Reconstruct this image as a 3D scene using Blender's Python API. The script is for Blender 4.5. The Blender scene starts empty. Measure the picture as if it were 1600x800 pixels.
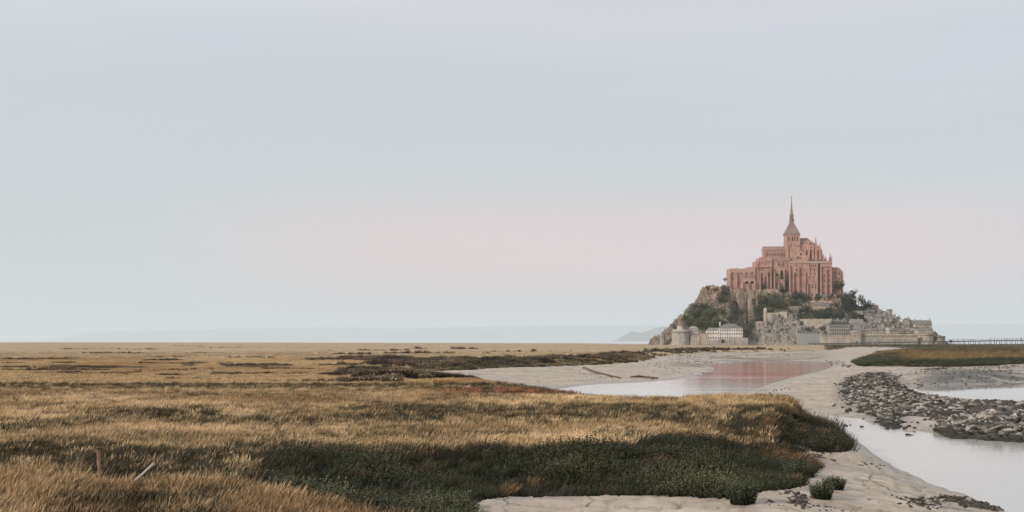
import bpy, bmesh, math, random
import numpy as np
from mathutils import Vector, Matrix, Euler
R = math.radians
random.seed(7); rng = np.random.default_rng(11)
scn = bpy.context.scene
COL = scn.collection
H = 4.0            # eye height above the marsh
F = 2200.0         # focal length in photograph pixels (1600 wide)
HZ = 533.0         # horizon row

# ------------------------------------------------------------------ camera
cam = bpy.data.cameras.new("camera"); co = bpy.data.objects.new("camera", cam); COL.objects.link(co)
co.location = (0, 0, H); co.rotation_euler = (R(90), 0, 0)
cam.sensor_width = 36; cam.lens = F/1600*36; cam.shift_y = (HZ-400)/1600.0
cam.clip_start = 0.5; cam.clip_end = 200000
scn.camera = co
scn.view_settings.view_transform = 'Standard'; scn.view_settings.look = 'None'
scn.view_settings.exposure = 0.0; scn.view_settings.gamma = 1.0
scn.render.engine = 'CYCLES'
cy = scn.cycles
cy.use_denoising = True
try: cy.denoiser = 'OPENIMAGEDENOISE'
except Exception: pass
cy.max_bounces = 6; cy.diffuse_bounces = 3; cy.glossy_bounces = 3; cy.transmission_bounces = 2
cy.volume_bounces = 2; cy.transparent_max_bounces = 6
cy.caustics_reflective = False; cy.caustics_refractive = False

# ------------------------------------------------------------------ light
SUN_EL, SUN_AZ = 24.0, -125.0     # azimuth clockwise from +Y (the view direction)
sl = bpy.data.lights.new("sun", 'SUN'); so = bpy.data.objects.new("sun", sl); COL.objects.link(so)
sl.energy = 3.0; sl.angle = R(6); sl.color = (1.0, 0.90, 0.79)
dv = Vector((math.sin(R(SUN_AZ))*math.cos(R(SUN_EL)), math.cos(R(SUN_AZ))*math.cos(R(SUN_EL)), math.sin(R(SUN_EL))))
so.rotation_euler = (-dv).to_track_quat('-Z', 'Y').to_euler(); so.location = (-60, -60, 80)

def s2l(c):
    return tuple(((x/255)/12.92 if x <= 10 else (((x/255)+0.055)/1.055)**2.4) for x in c) + (1.0,)

class NT:
    """small node-tree writer"""
    def __init__(s, tree): s.t = tree; s.n = tree.nodes; s.l = tree.links
    def add(s, typ, **kw):
        n = s.n.new(typ)
        for k, v in kw.items():
            if k.startswith('i_'):
                k2 = k[2:]; k2 = int(k2) if k2.isdigit() else k2.replace('_', ' ')
                s.set(n.inputs[k2], v)
            else: setattr(n, k, v)
        return n
    def set(s, sock, v):
        if isinstance(v, bpy.types.NodeSocket): s.l.new(v, sock)
        else: sock.default_value = v
    def math(s, op, a, b=None, clamp=False):
        n = s.n.new('ShaderNodeMath'); n.operation = op; n.use_clamp = clamp
        s.set(n.inputs[0], a)
        if b is not None: s.set(n.inputs[1], b)
        return n.outputs[0]
    def mix(s, f, a, b, mode='MIX'):
        n = s.n.new('ShaderNodeMix'); n.data_type = 'RGBA'; n.blend_type = mode
        s.set(n.inputs[0], f); s.set(n.inputs[6], a); s.set(n.inputs[7], b)
        return n.outputs[2]
    def ramp(s, f, stops, interp='LINEAR'):
        n = s.n.new('ShaderNodeValToRGB'); n.color_ramp.interpolation = interp
        e = n.color_ramp.elements
        while len(e) < len(stops): e.new(0.5)
        for el, (p, c) in zip(e, stops):
            el.position = p; el.color = c if len(c) == 4 else tuple(c)+(1.0,)
        s.set(n.inputs[0], f)
        return n.outputs[0]
    def maprange(s, v, a, b, c, d, smooth=False):
        n = s.n.new('ShaderNodeMapRange'); n.clamp = True
        if smooth: n.interpolation_type = 'SMOOTHSTEP'
        s.set(n.inputs[0], v)
        for i, x in enumerate((a, b, c, d)): n.inputs[1+i].default_value = x
        return n.outputs[0]
    def noise(s, vec, scale, detail=4, rough=0.55, dist=0.0, col=False):
        n = s.n.new('ShaderNodeTexNoise')
        n.inputs['Scale'].default_value = scale; n.inputs['Detail'].default_value = detail
        n.inputs['Roughness'].default_value = rough; n.inputs['Distortion'].default_value = dist
        if vec is not None: s.l.new(vec, n.inputs['Vector'])
        return n.outputs['Color' if col else 'Fac']
    def scalevec(s, vec, sc, rot=(0, 0, 0)):
        n = s.n.new('ShaderNodeMapping'); n.inputs['Scale'].default_value = sc; n.inputs['Rotation'].default_value = rot
        s.l.new(vec, n.inputs['Vector']); return n.outputs[0]

# sky: a thin even overcast with a rosy veil low in the north, over a physical sky
w = bpy.data.worlds.new("World"); scn.world = w; w.use_nodes = True
t = NT(w.node_tree); t.n.clear()
out = t.add('ShaderNodeOutputWorld'); bg = t.add('ShaderNodeBackground')
t.l.new(bg.outputs[0], out.inputs[0])
geo = t.add('ShaderNodeTexCoord').outputs['Generated']
sep = t.add('ShaderNodeSeparateXYZ', i_0=geo)
z = sep.outputs[2]
zz = t.math('MAXIMUM', z, 0.0)
zs = t.math('POWER', zz, 0.5)
def zp(py): 
    a = (HZ-py)/F; return (a/math.sqrt(1+a*a))**0.5
SKYK = 1.02
neutral = t.ramp(zs, [(0, s2l((202, 213, 218))), (zp(470), s2l((204, 213, 217))), (zp(330), s2l((206, 213, 217))),
                      (zp(200), s2l((206, 213, 218))), (zp(60), s2l((208, 214, 221))), (zp(0), s2l((215, 220, 222))), (0.75, s2l((226, 229, 233))), (1.0, s2l((236, 237, 240)))])
rosy = t.ramp(zs, [(0, s2l((206, 209, 213))), (zp(480), s2l((212, 208, 211))), (zp(410), s2l((226, 208, 210))), (zp(350), s2l((222, 208, 210))),
                   (zp(290), s2l((207, 210, 213))), (zp(200), s2l((204, 211, 217))), (zp(0), s2l((216, 216, 224))), (1.0, s2l((236, 237, 240)))])
cd = Vector((0.10, 1.0, 0.03)).normalized()
dot = t.add('ShaderNodeVectorMath', operation='DOT_PRODUCT', i_0=geo, i_1=cd).outputs['Value']
fz = t.maprange(dot, 0.925, 0.998, 0.0, 1.0, True)
base = t.mix(fz, neutral, rosy)
cl = t.noise(t.scalevec(geo, (1.0, 1.0, 9.0)), 2.2, 3, 0.5)
base = t.mix(1.0, base, t.ramp(cl, [(0.3, (0.965, 0.97, 0.975)), (0.7, (1.03, 1.03, 1.03))]), 'MULTIPLY')
nish = t.add('ShaderNodeTexSky'); nish.sky_type = 'NISHITA'; nish.sun_disc = False
nish.sun_elevation = R(SUN_EL); nish.sun_rotation = R(SUN_AZ)
nk = t.mix(1.0, nish.outputs[0], (0.09, 0.09, 0.09, 1), 'MULTIPLY')
t.l.new(t.mix(0.06, base, nk), bg.inputs[0])
bg.inputs[1].default_value = SKYK

# ------------------------------------------------------------------ helpers
def tag(o, label=None, cat=None, group=None, kind=None):
    if label: o['label'] = label
    if cat: o['category'] = cat
    if group: o['group'] = group
    if kind: o['kind'] = kind
    return o
def empty(name, loc, label, cat, group=None):
    o = bpy.data.objects.new(name, None); COL.objects.link(o); o.location = loc
    o.empty_display_size = 0.2
    return tag(o, label, cat, group)
def link(name, me, parent=None, loc=None):
    o = bpy.data.objects.new(name, me); COL.objects.link(o)
    if parent is not None: o.parent = parent
    if loc is not None: o.location = loc
    return o
def mesh_np(name, V, Fc, mats, smooth=False, quads=True):
    me = bpy.data.meshes.new(name)
    n = len(V); k = Fc.shape[1]; m = len(Fc)
    me.vertices.add(n); me.vertices.foreach_set('co', np.ascontiguousarray(V, np.float32).ravel())
    me.loops.add(m*k); me.loops.foreach_set('vertex_index', np.ascontiguousarray(Fc, np.int32).ravel())
    me.polygons.add(m); me.polygons.foreach_set('loop_start', np.arange(0, m*k, k, dtype=np.int32))
    if smooth: me.polygons.foreach_set('use_smooth', np.ones(m, bool))
    for mt in mats: me.materials.append(mt)
    me.update(calc_edges=True)
    return me
def fattr(me, name, arr, dom='POINT'):
    a = me.attributes.new(name, 'FLOAT', dom); a.data.foreach_set('value', np.ascontiguousarray(arr, np.float32))

class MB:
    """collects shapes, builds ONE mesh object"""
    def __init__(s): s.v = []; s.f = []; s.m = []
    def poly(s, pts, faces, mat=0):
        b = len(s.v); s.v += [tuple(p) for p in pts]
        for f in faces: s.f.append([b+i for i in f]); s.m.append(mat)
    def box(s, x0, x1, y0, y1, z0, z1, mat=0, top=None):
        # top: (dx, dy) inset of the upper face
        dx, dy = top or (0, 0)
        s.poly([(x0, y0, z0), (x1, y0, z0), (x1, y1, z0), (x0, y1, z0),
                (x0+dx, y0+dy, z1), (x1-dx, y0+dy, z1), (x1-dx, y1-dy, z1), (x0+dx, y1-dy, z1)],
               [(3, 2, 1, 0), (4, 5, 6, 7), (0, 1, 5, 4), (1, 2, 6, 5), (2, 3, 7, 6), (3, 0, 4, 7)], mat)
    def gable(s, x0, x1, y0, y1, z0, z1, axis='x', mat=0, hip=0.0, skew=0.0):
        if axis == 'x':
            ym = (y0+y1)/2+skew
            s.poly([(x0, y0, z0), (x1, y0, z0), (x1, y1, z0), (x0, y1, z0), (x0+hip, ym, z1), (x1-hip, ym, z1)],
                   [(3, 2, 1, 0), (0, 1, 5, 4), (2, 3, 4, 5), (1, 2, 5), (3, 0, 4)], mat)
        else:
            xm = (x0+x1)/2+skew
            s.poly([(x0, y0, z0), (x1, y0, z0), (x1, y1, z0), (x0, y1, z0), (xm, y0+hip, z1), (xm, y1-hip, z1)],
                   [(3, 2, 1, 0), (1, 2, 5, 4), (3, 0, 4, 5), (0, 1, 4), (2, 3, 5)], mat)
    def lathe(s, cx, cy, prof, n=16, mat=0, rot=0.0, cap=True):
        b = []
        for (r, z) in prof:
            b.append([(cx+r*math.cos(rot+2*math.pi*i/n), cy+r*math.sin(rot+2*math.pi*i/n), z) for i in range(n)])
        pts = [p for ring in b for p in ring]; fc = []
        for k in range(len(prof)-1):
            for i in range(n):
                j = (i+1) % n
                fc.append((k*n+i, k*n+j, (k+1)*n+j, (k+1)*n+i))
        if cap:
            fc.append(tuple(range(n-1, -1, -1))); fc.append(tuple((len(prof)-1)*n+i for i in range(n)))
        s.poly(pts, fc, mat)
    def tube(s, pts, radii, n=6, mat=0):
        rings = []
        for k, p in enumerate(pts):
            p = Vector(p); d = Vector(pts[min(k+1, len(pts)-1)])-Vector(pts[max(k-1, 0)])
            q = d.to_track_quat('Z', 'Y')
            rings += [p+q @ Vector((radii[k]*math.cos(2*math.pi*i/n), radii[k]*math.sin(2*math.pi*i/n), 0)) for i in range(n)]
        fc = []
        for k in range(len(pts)-1):
            for i in range(n):
                j = (i+1) % n; fc.append((k*n+i, k*n+j, (k+1)*n+j, (k+1)*n+i))
        fc.append(tuple(range(n-1, -1, -1))); fc.append(tuple((len(pts)-1)*n+i for i in range(n)))
        s.poly(rings, fc, mat)
    def mesh(s, name, mats, org=(0, 0, 0)):
        me = bpy.data.meshes.new(name)
        ox, oy, oz = org
        me.from_pydata([(a-ox, b-oy, c-oz) for a, b, c in s.v], [], s.f)
        if not isinstance(mats, (list, tuple)): mats = [mats]
        for m in mats: me.materials.append(m)
        if len(mats) > 1: me.polygons.foreach_set('material_index', s.m)
        me.update(); return me
    def build(s, name, mats, parent=None, org=(0, 0, 0), smooth=False):
        me = s.mesh(name, mats, org)
        if smooth: me.polygons.foreach_set('use_smooth', [True]*len(me.polygons))
        return link(name, me, parent)

# numpy value noise
def _hash(ix, iy, seed):
    h = (ix.astype(np.int64)*374761393 + iy.astype(np.int64)*668265263 + seed*1442695041) & 0x7fffffff
    h = ((h ^ (h >> 13))*1274126177) & 0x7fffffff
    return ((h ^ (h >> 16)) & 0xffff)/65535.0
def vnoise(x, y, seed=0):
    ix = np.floor(x); iy = np.floor(y); fx = x-ix; fy = y-iy
    ix = ix.astype(np.int64); iy = iy.astype(np.int64)
    fx = fx*fx*(3-2*fx); fy = fy*fy*(3-2*fy)
    a = _hash(ix, iy, seed); b = _hash(ix+1, iy, seed); c = _hash(ix, iy+1, seed); d = _hash(ix+1, iy+1, seed)
    return (a*(1-fx)+b*fx)*(1-fy)+(c*(1-fx)+d*fx)*fy
def fbm(x, y, oct=4, seed=0, gain=0.5):
    s = 0; a = 1; tot = 0
    for k in range(oct):
        s = s+a*(vnoise(x*2**k+k*17.3, y*2**k-k*9.1, seed+k)*2-1); tot += a; a *= gain
    return s/tot
def sstep(a, b, x):
    t_ = np.clip((x-a)/(b-a), 0, 1); return t_*t_*(3-2*t_)

def band(v, a, b, s): return sstep(a-s, a+s, v)*(1-sstep(b-s, b+s, v))
def G(px, py, z):      # photograph pixel + height -> plan position
    Y = (H-z)*F/(py-HZ); return ((px-800)/F*Y, Y)
def P(px, py, Y):
    return ((px-800)/F*Y, Y, H+(HZ-py)/F*Y)

# ------------------------------------------------------------------ materials
def newmat(name):
    m = bpy.data.materials.new(name); m.use_nodes = True; tt = NT(m.node_tree); tt.n.clear()
    o = tt.add('ShaderNodeOutputMaterial'); b = tt.add('ShaderNodeBsdfPrincipled')
    tt.l.new(b.outputs[0], o.inputs[0])
    return m, tt, b
def setbump(tt, b, height, strength, dist):
    bp = tt.add('ShaderNodeBump'); bp.inputs['Strength'].default_value = strength; bp.inputs['Distance'].default_value = dist
    tt.l.new(height, bp.inputs['Height']); tt.l.new(bp.outputs[0], b.inputs['Normal'])
def stone(name, c1, c2, c3, scale=0.15, courses=0.0, rough=0.9, streak=True, orand=0.0, pale=None):
    m, tt, b = newmat(name)
    pos = tt.add('ShaderNodeNewGeometry').outputs['Position']
    n1 = tt.noise(pos, scale, 5, 0.6)
    n2 = tt.noise(tt.scalevec(pos, (1, 1, 0.22) if streak else (1, 1, 1)), scale*5, 4, 0.65)
    c = tt.ramp(n1, [(0.3, c1), (0.5, c2), (0.7, c3)])
    c = tt.mix(tt.maprange(n2, 0.40, 0.64, 0, 0.45), c, tuple(x*0.5 for x in c2)+(1,))
    if pale: c = tt.mix(tt.maprange(tt.noise(pos, 0.045, 4, 0.6), 0.42, 0.62, 0, 0.55), c, pale+(1,))
    n3 = tt.noise(pos, scale*16, 2, 0.5)
    oi = tt.add('ShaderNodeObjectInfo').outputs['Random']
    c = tt.mix(1.0, c, tt.ramp(oi, [(0, (1-orand,)*3), (1, (1+orand,)*3)]), 'MULTIPLY')
    c = tt.mix(0.45, c, tt.ramp(n3, [(0.3, (0.6, 0.6, 0.6)), (0.7, (1.35, 1.35, 1.35))]), 'MULTIPLY')
    tt.l.new(c, b.inputs['Base Color']); b.inputs['Roughness'].default_value = rough
    b.inputs['Specular IOR Level'].default_value = 0.2
    setbump(tt, b, n3, 0.5, 0.25)
    return m
def plain(name, c, rough=0.8, var=0.25, scale=1.0, spec=0.3):
    m, tt, b = newmat(name)
    pos = tt.add('ShaderNodeNewGeometry').outputs['Position']
    n = tt.noise(pos, scale, 4, 0.6)
    lo = tuple(x*(1-var) for x in c); hi = tuple(min(1, x*(1+var)) for x in c)
    tt.l.new(tt.ramp(n, [(0.3, lo), (0.7, hi)]), b.inputs['Base Color'])
    b.inputs['Roughness'].default_value = rough; b.inputs['Specular IOR Level'].default_value = spec
    setbump(tt, b, n, 0.3, 0.05/scale)
    return m
M_ABB = stone('abbey_stone', (0.33, 0.18, 0.15), (0.475, 0.272, 0.222), (0.61, 0.395, 0.315), 0.13, orand=0.06, pale=(0.43, 0.285, 0.222))
M_ABB2 = stone('abbey_stone_pale', (0.45, 0.28, 0.22), (0.54, 0.35, 0.27), (0.62, 0.42, 0.33), 0.12)
M_ABROOF = stone('abbey_roof', (0.27, 0.17, 0.15), (0.33, 0.205, 0.175), (0.38, 0.25, 0.21), 0.2)
M_SPIRE = stone('spire_cladding', (0.20, 0.16, 0.14), (0.265, 0.21, 0.18), (0.325, 0.262, 0.222), 0.3)
M_GRAN = stone('granite_wall', (0.31, 0.265, 0.215), (0.43, 0.37, 0.305), (0.52, 0.46, 0.385), 0.12, orand=0.18)
M_GRAN2 = stone('granite_grey', (0.26, 0.24, 0.21), (0.37, 0.34, 0.305), (0.47, 0.435, 0.39), 0.12, orand=0.25)
M_WHITE = stone('limewash', (0.60, 0.56, 0.52), (0.72, 0.68, 0.64), (0.78, 0.74, 0.70), 0.05)
M_SLATE = stone('slate_roof', (0.14, 0.135, 0.125), (0.20, 0.19, 0.175), (0.26, 0.245, 0.225), 0.3, orand=0.3)
M_SLATE2 = stone('brown_roof', (0.17, 0.13, 0.105), (0.23, 0.18, 0.145), (0.29, 0.23, 0.19), 0.3, orand=0.3)
M_PANE = plain('dark_window', (0.035, 0.03, 0.03), 0.35, 0.2, 1.0, 0.4)
M_DECK = plain('bridge_metal', (0.05, 0.055, 0.06), 0.6, 0.2)
M_WOOD = stone('weathered_wood', (0.22, 0.14, 0.095), (0.30, 0.19, 0.13), (0.36, 0.25, 0.18), 3.0)
M_WOODP = stone('bleached_wood', (0.42, 0.36, 0.31), (0.55, 0.48, 0.42), (0.62, 0.55, 0.48), 3.0)
M_BARK = plain('bark', (0.09, 0.07, 0.055), 0.9, 0.3, 2.0)

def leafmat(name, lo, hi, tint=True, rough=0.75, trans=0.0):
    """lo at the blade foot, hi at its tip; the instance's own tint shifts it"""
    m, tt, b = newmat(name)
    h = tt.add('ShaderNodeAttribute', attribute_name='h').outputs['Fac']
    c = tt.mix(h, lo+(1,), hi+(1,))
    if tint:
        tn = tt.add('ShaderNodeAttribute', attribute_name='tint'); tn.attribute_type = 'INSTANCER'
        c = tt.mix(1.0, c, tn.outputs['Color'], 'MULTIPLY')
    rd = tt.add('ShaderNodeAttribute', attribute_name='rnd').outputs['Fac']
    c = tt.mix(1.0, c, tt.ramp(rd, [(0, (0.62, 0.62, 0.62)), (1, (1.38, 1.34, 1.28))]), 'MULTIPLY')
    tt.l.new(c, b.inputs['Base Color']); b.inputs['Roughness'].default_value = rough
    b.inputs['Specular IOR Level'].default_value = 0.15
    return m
# ------------------------------------------------------------------ plan of the estuary
def chaikin(p, n=1):
    p = np.array(p, float)
    for _ in range(n):
        q = np.roll(p, -1, 0); p = np.stack([0.75*p+0.25*q, 0.25*p+0.75*q], 1).reshape(-1, 2)
    return p
def gpoly(pts, z, n=1): return chaikin([G(a, b, z) for a, b in pts], n)
def sdf(X, Y, poly):   # + inside
    X = np.asarray(X, np.float64); Y = np.asarray(Y, np.float64)
    d2 = np.full(X.shape, 1e18); ins = np.zeros(X.shape, bool)
    n = len(poly)
    for i in range(n):
        ax, ay = poly[i]; bx, by = poly[(i+1) % n]
        ex, ey = bx-ax, by-ay; L = ex*ex+ey*ey
        if L < 1e-9: continue
        px, py = X-ax, Y-ay
        tt_ = np.clip((px*ex+py*ey)/L, 0, 1)
        d2 = np.minimum(d2, (px-ex*tt_)**2+(py-ey*tt_)**2)
        if ay != by:
            c = ((ay > Y) != (by > Y)) & (X < ex*(Y-ay)/ey+ax)
            ins ^= c
    d = np.sqrt(d2); return np.where(ins, d, -d)
POLY_M = gpoly([(612, 584), (640, 581), (700, 580), (760, 577), (830, 574), (900, 571), (960, 569), (1010, 564), (1030, 556), (1100, 551),
    (1180, 550), (1260, 549), (1300, 547), (1330, 542), (1395, 543), (1470, 546.5), (1390, 549), (1352, 556), (1335, 572), (1400, 573), (1470, 574),
    (1540, 572), (1600, 569), (1800, 566), (2600, 566), (3000, 900), (2200, 1100), (1000, 1100), (800, 900), (745, 830), (728, 798), (755, 786), (850, 781),
    (960, 783), (1060, 780), (1130, 786), (1163, 790), (1168, 775), (1232, 768), (1236, 752), (1262, 742), (1262, 728), (1236, 712), (1228, 696), (1262, 700), (1300, 712), (1325, 703),
    (1328, 692), (1312, 679), (1272, 663), (1240, 651), (1150, 646), (1050, 644), (980, 640), (930, 630), (880, 620), (840, 613), (790, 606), (750, 601),
    (705, 598), (660, 590)], -0.9)
POLY_W = gpoly([(850, 613), (880, 606), (930, 600), (1000, 597), (1060, 593), (1108, 585), (1124, 576), (1108, 571), (1150, 565), (1220, 563), (1290, 565),
    (1310, 571), (1290, 579), (1255, 587), (1220, 596), (1190, 605), (1160, 614), (1150, 625), (1180, 636), (1230, 643), (1255, 645), (1290, 648.5),
    (1330, 652), (1380, 657), (1390, 665), (1420, 672), (1470, 678), (1530, 683), (1600, 687), (1800, 692), (2600, 692), (2800, 900), (2000, 1000), (1700, 860),
    (1570, 797), (1480, 767), (1400, 737), (1325, 706), (1290, 692), (1250, 672), (1200, 660), (1100, 648), (1000, 640), (900, 628)], -2.0)
POLY_P = gpoly([(1405, 607), (1450, 602), (1500, 601), (1560, 600), (1620, 596), (1900, 592), (2300, 592), (2300, 640), (1900, 640), (1600, 631), (1550, 627), (1490, 622), (1440, 614)], -2.0)
POLY_R = gpoly([(1312, 612), (1316, 594), (1340, 583), (1390, 582), (1410, 598), (1432, 612), (1480, 624), (1540, 631), (1600, 635), (1750, 641), (1750, 700), (1600, 687),
    (1540, 684), (1470, 678), (1452, 670), (1490, 657), (1462, 650), (1425, 645), (1402, 652), (1392, 664), (1378, 655), (1345, 640), (1322, 628)], -1.65)

def edgeY(px):       # far edge of the marsh
    py = np.interp(px, [-1500, 0, 500, 900, 960, 1020, 1480, 1600, 3000], [534.7, 534.8, 535.3, 536.3, 537, 537.8, 537.8, 537.4, 537.2])
    return H*F/(py-HZ)
def ground(X, Y):
    """height and zone distances at plan points"""
    X = np.asarray(X, float); Y = np.asarray(Y, float)
    px = 800+X/np.maximum(Y, 1)*F
    amp = np.clip(Y*0.008, 0.25, 3.0)
    wob = fbm(X/(amp*4), Y/(amp*6), 3, 3)*amp
    sM = sdf(X, Y, POLY_M)
    sW = np.maximum(sdf(X, Y, POLY_W), sdf(X, Y, POLY_P))
    sR = sdf(X, Y, POLY_R)
    wob = wob*np.where(Y < 62, 2.0, 1.0)+(Y < 62)*.35*fbm(X/.9, Y/.9, 2, 57)
    sM = sM+wob; sWw = sW+wob*0.5+(0.30*fbm(X/1.6, Y/1.4, 3, 55))*(Y < 140)
    w_b = np.where((Y < 74), 8.0, np.where(Y < 180, 4.0, 9.0))
    nz_ = fbm(X/1.5, Y/1.5, 3, 58)*.7
    hum = (1-sstep(-.45, .45, X+nz_-(14.6+(Y-75)*.25)))*sstep(10, 13, X)*band(Y+nz_*3, 57, 95, 2.5)
    marsh = 0.10*fbm(X/5, Y/5, 4, 21)+0.05*fbm(X/1.3, Y/1.3, 2, 5)
    up = sstep(0, 1, -sM/w_b)
    z_out = -0.9+(0.9+marsh)*np.power(up, 0.75)
    z_out = z_out+np.maximum(0.22+marsh*1.5-z_out, 0)*hum
    dM = np.maximum(sM, 0); dW = np.maximum(-sWw, 0)
    tt_ = dM/(dM+dW+1e-3)
    gully = np.abs(fbm(X/6+wob, Y/9, 3, 31))
    z_mud = -0.9-1.1*sstep(0, 1, tt_)*0.5-1.1*tt_*0.5
    z_mud = z_mud+(0.17*fbm(X/3.2, Y/5, 5, 40)-0.17*np.clip(0.16-gully, 0, 1)*4)*np.clip(dM, 0, 1.5)/1.5*np.clip(dW/2, 0, 1)
    rill = 1-np.abs(fbm((X+.4*Y)/6+wob*1.2, Y/1.5, 4, 33))*7
    z_mud = z_mud-0.13*np.clip(rill, 0, 1)**2*np.clip(dM/2, 0, 1)*np.clip(dW/1.5, 0, 1)*(Y < 260)
    z_mud = z_mud+0.15*sstep(0, 5, sR)+0.13*sstep(0.05, .45, dW)*(Y < 260)
    z_mud = z_mud+np.maximum(-2+1.25*sstep(0, 9, dW)-z_mud, 0)*sstep(1385, 1450, px)*sstep(185, 195, Y)*sstep(0, 6, dM)
    z_wat = -2.0-np.minimum(np.maximum(sWw, 0)*0.12, 1.0)-0.03
    z = np.where(sM < 0, z_out, np.where(sWw > 0, z_wat, z_mud))
    e = edgeY(px)
    z = np.where(Y > e, np.maximum(-4.0, z-(Y-e)*0.02), z)
    return z, sM, sWw, sR, px
# grid fanned out from the viewpoint: fine where the picture looks, coarse elsewhere
cols = np.concatenate([np.linspace(-1600, -140, 50), np.linspace(-120, 1720, 600), np.linspace(1745, 3200, 50)])
rows = np.concatenate([np.geomspace(3, 24, 20)[:-1], np.geomspace(24, 330, 560)[:-1], np.geomspace(330, 5200, 210)])
gx = (cols[None, :]-800)/F*rows[:, None]; gy = np.repeat(rows[:, None], len(cols), 1)
gz, gM, gW, gR, gpx = ground(gx, gy)
nr, nc = gx.shape
idx = np.arange(nr*nc).reshape(nr, nc)
FQ = np.stack([idx[:-1, :-1], idx[:-1, 1:], idx[1:, 1:], idx[1:, :-1]], -1).reshape(-1, 4)
V = np.stack([gx, gy, gz], -1).reshape(-1, 3)

# zones of the marsh, in plan (px, py are just the bearings the plan was surveyed in)
def zones(X, Y, px, sM):
    py = HZ+H*F/Y
    n1 = fbm(X/7, Y/9, 4, 61); n2 = fbm(X/2.5, Y/3.5, 3, 62); n3 = fbm(X/16, Y/30, 3, 63)
    pyn = py+n2*9
    # dark grass: band behind, ditch in front
    d1 = 0.85*band(px+n1*90, 150, 1130, 60)*band(pyn+n1*14, 640, 668, 7)*sstep(-0.45, 0.0, n1+0.25+n2*.4)
    d1 = np.maximum(d1, 0.97*band(px+n1*40, 1125, 1290, 25)*band(pyn, 638, 692, 7)*sstep(-.35, .05, n2+n1+.12))
    d1 = np.maximum(d1, 0.8*sstep(0.18, 0.42, n1)*band(py, 618, 690, 10))
    lo = np.interp(px, [-600, 0, 80, 160, 300, 420, 520, 620, 700, 760, 800, 1300], [752, 742, 738, 752, 758, 770, 777, 784, 791, 812, 900, 950])
    hi = np.interp(px, [-600, 0, 120, 300, 420, 600, 800, 1000, 1150, 1300], [700, 708, 700, 706, 700, 703, 704, 702, 690, 670])
    ditch = sstep(-6, 6, pyn+n1*14-hi)*(1-sstep(-6, 6, pyn+n1*8-lo))
    shrub = ditch*sstep(330, 520, px+n1*120+(py-740)*1.2)*sstep(-14, 16, pyn+n1*26-hi-16)
    pyr = HZ+(H+.9-.9*np.power(sstep(0, 1, -sM/8), .75))*F/Y
    shrub = np.maximum(shrub, sstep(-7.5, -5.0, sM)*sstep(692, 704, pyr+n2*10)*sstep(600, 700, px)*(px < 1420)*(1-sstep(0.0, 0.4, sM))*(1-sstep(-6, 6, pyn+n1*8-lo)))
    tip = sstep(-.1, .35, X-(14.6+(Y-75)*.25))
    shrub = np.maximum(shrub*(1-(1-tip)*band(Y, 60, 96, 2)*sstep(1080, 1130, px)), tip*(px > 1150)*(px < 1400)*(Y < 110)*(Y > 50)*(sM < 0.3))
    fgm = (px < 760)*sstep(752, 768, py)*np.clip(.20+1.2*n1+.8*band(px, 90, 360, 50)*sstep(775, 800, py), 0, 1)
    dgrass = np.clip(np.maximum(np.maximum(d1, ditch), np.maximum(fgm, .22+.6*n2*(py > 618))), 0, 1)*(1-shrub)
    red = band(px+n1*60, 690, 1080, 60)*band(py+n2*2, 609, 621, 3.0)
    return np.clip(shrub, 0, 1), dgrass, np.clip(red, 0, 1), n1, n3, py
zs_, zd_, zr_, n1_, n3_, gpy = zones(gx, gy, gpx, gM)
# creek-side strips of dark scrub on the far marsh: (px0, px1, py, half height)
STRIPS = [(0, 330, 578.5, .7), (210, 330, 568, .5), (380, 470, 566, .6), (0, 130, 561.5, .4), (420, 560, 577, .6), (170, 300, 586.5, .6), (560, 700, 590.5, .6), (430, 620, 597, .5), (640, 760, 604, .5), (200, 420, 593, .4), (760, 900, 549, .3), (500, 640, 547.5, .25), (100, 260, 545.5, .3), (300, 480, 543, .25), (0, 45, 574, 2.2), (72, 235, 574.5, 2.4), (285, 360, 571.5, 3.5), (350, 470, 572, 4.5), (480, 640, 561.5, 3.0), (490, 560, 571, 2.6), (550, 640, 575, 3.6), (40, 210, 583.5, 1.1), (330, 395, 585, 1.0), (400, 480, 584, 1.0), (495, 628, 585, 2.4),
          (0, 58, 552.5, 0.8), (130, 222, 551.5, 1.2), (300, 350, 551, .5), (150, 178, 559.5, 1.0), (50, 72, 560, 0.9), (95, 130, 559, .6), (220, 285, 563, 1.0), (240, 290, 558, .6), (310, 340, 558, .6), (0, 64, 567.5, 1.2), (75, 112, 567, 1.5),
          (600, 770, 552, 0.5), (520, 580, 553.5, 0.5), (640, 740, 545, 0.4), (360, 420, 558.5, 0.5), (270, 280, 540, .4), (305, 315, 540.5, .4), (0, 160, 536.3, .35)]
strip = np.zeros_like(gx)
for a, b, c, h_ in STRIPS:
    strip = np.maximum(strip, band(gpx+n1_*18, a, b, 5)*band(gpy+n1_*h_*0.9, c-h_*.45, c+h_*.5, max(h_*0.2, .18))*sstep(-.35, -.05, fbm(gx/(gy*.03), c*3.1+gx*0, 3, 67)))
lb_top = np.interp(gpx, [520, 600, 700, 800, 900, 1000, 1030, 1100, 1200, 1300], [567.5, 563, 561, 560.3, 557, 549.5, 547, 544.2, 545.6, 547.4])
leftbank = (gpx+n1_*40 > 575)*(gpx < 1300)*(gy > 150)*sstep(-.8, .8, gpy+n1_*1.5-lb_top)*(gM < .6)*(gM > -160)*sstep(-.5, 0., n3_*.6+fbm(gx/9, gy/16, 3, 66))
me = mesh_np('marsh_ground', V, FQ, [], True)
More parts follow.
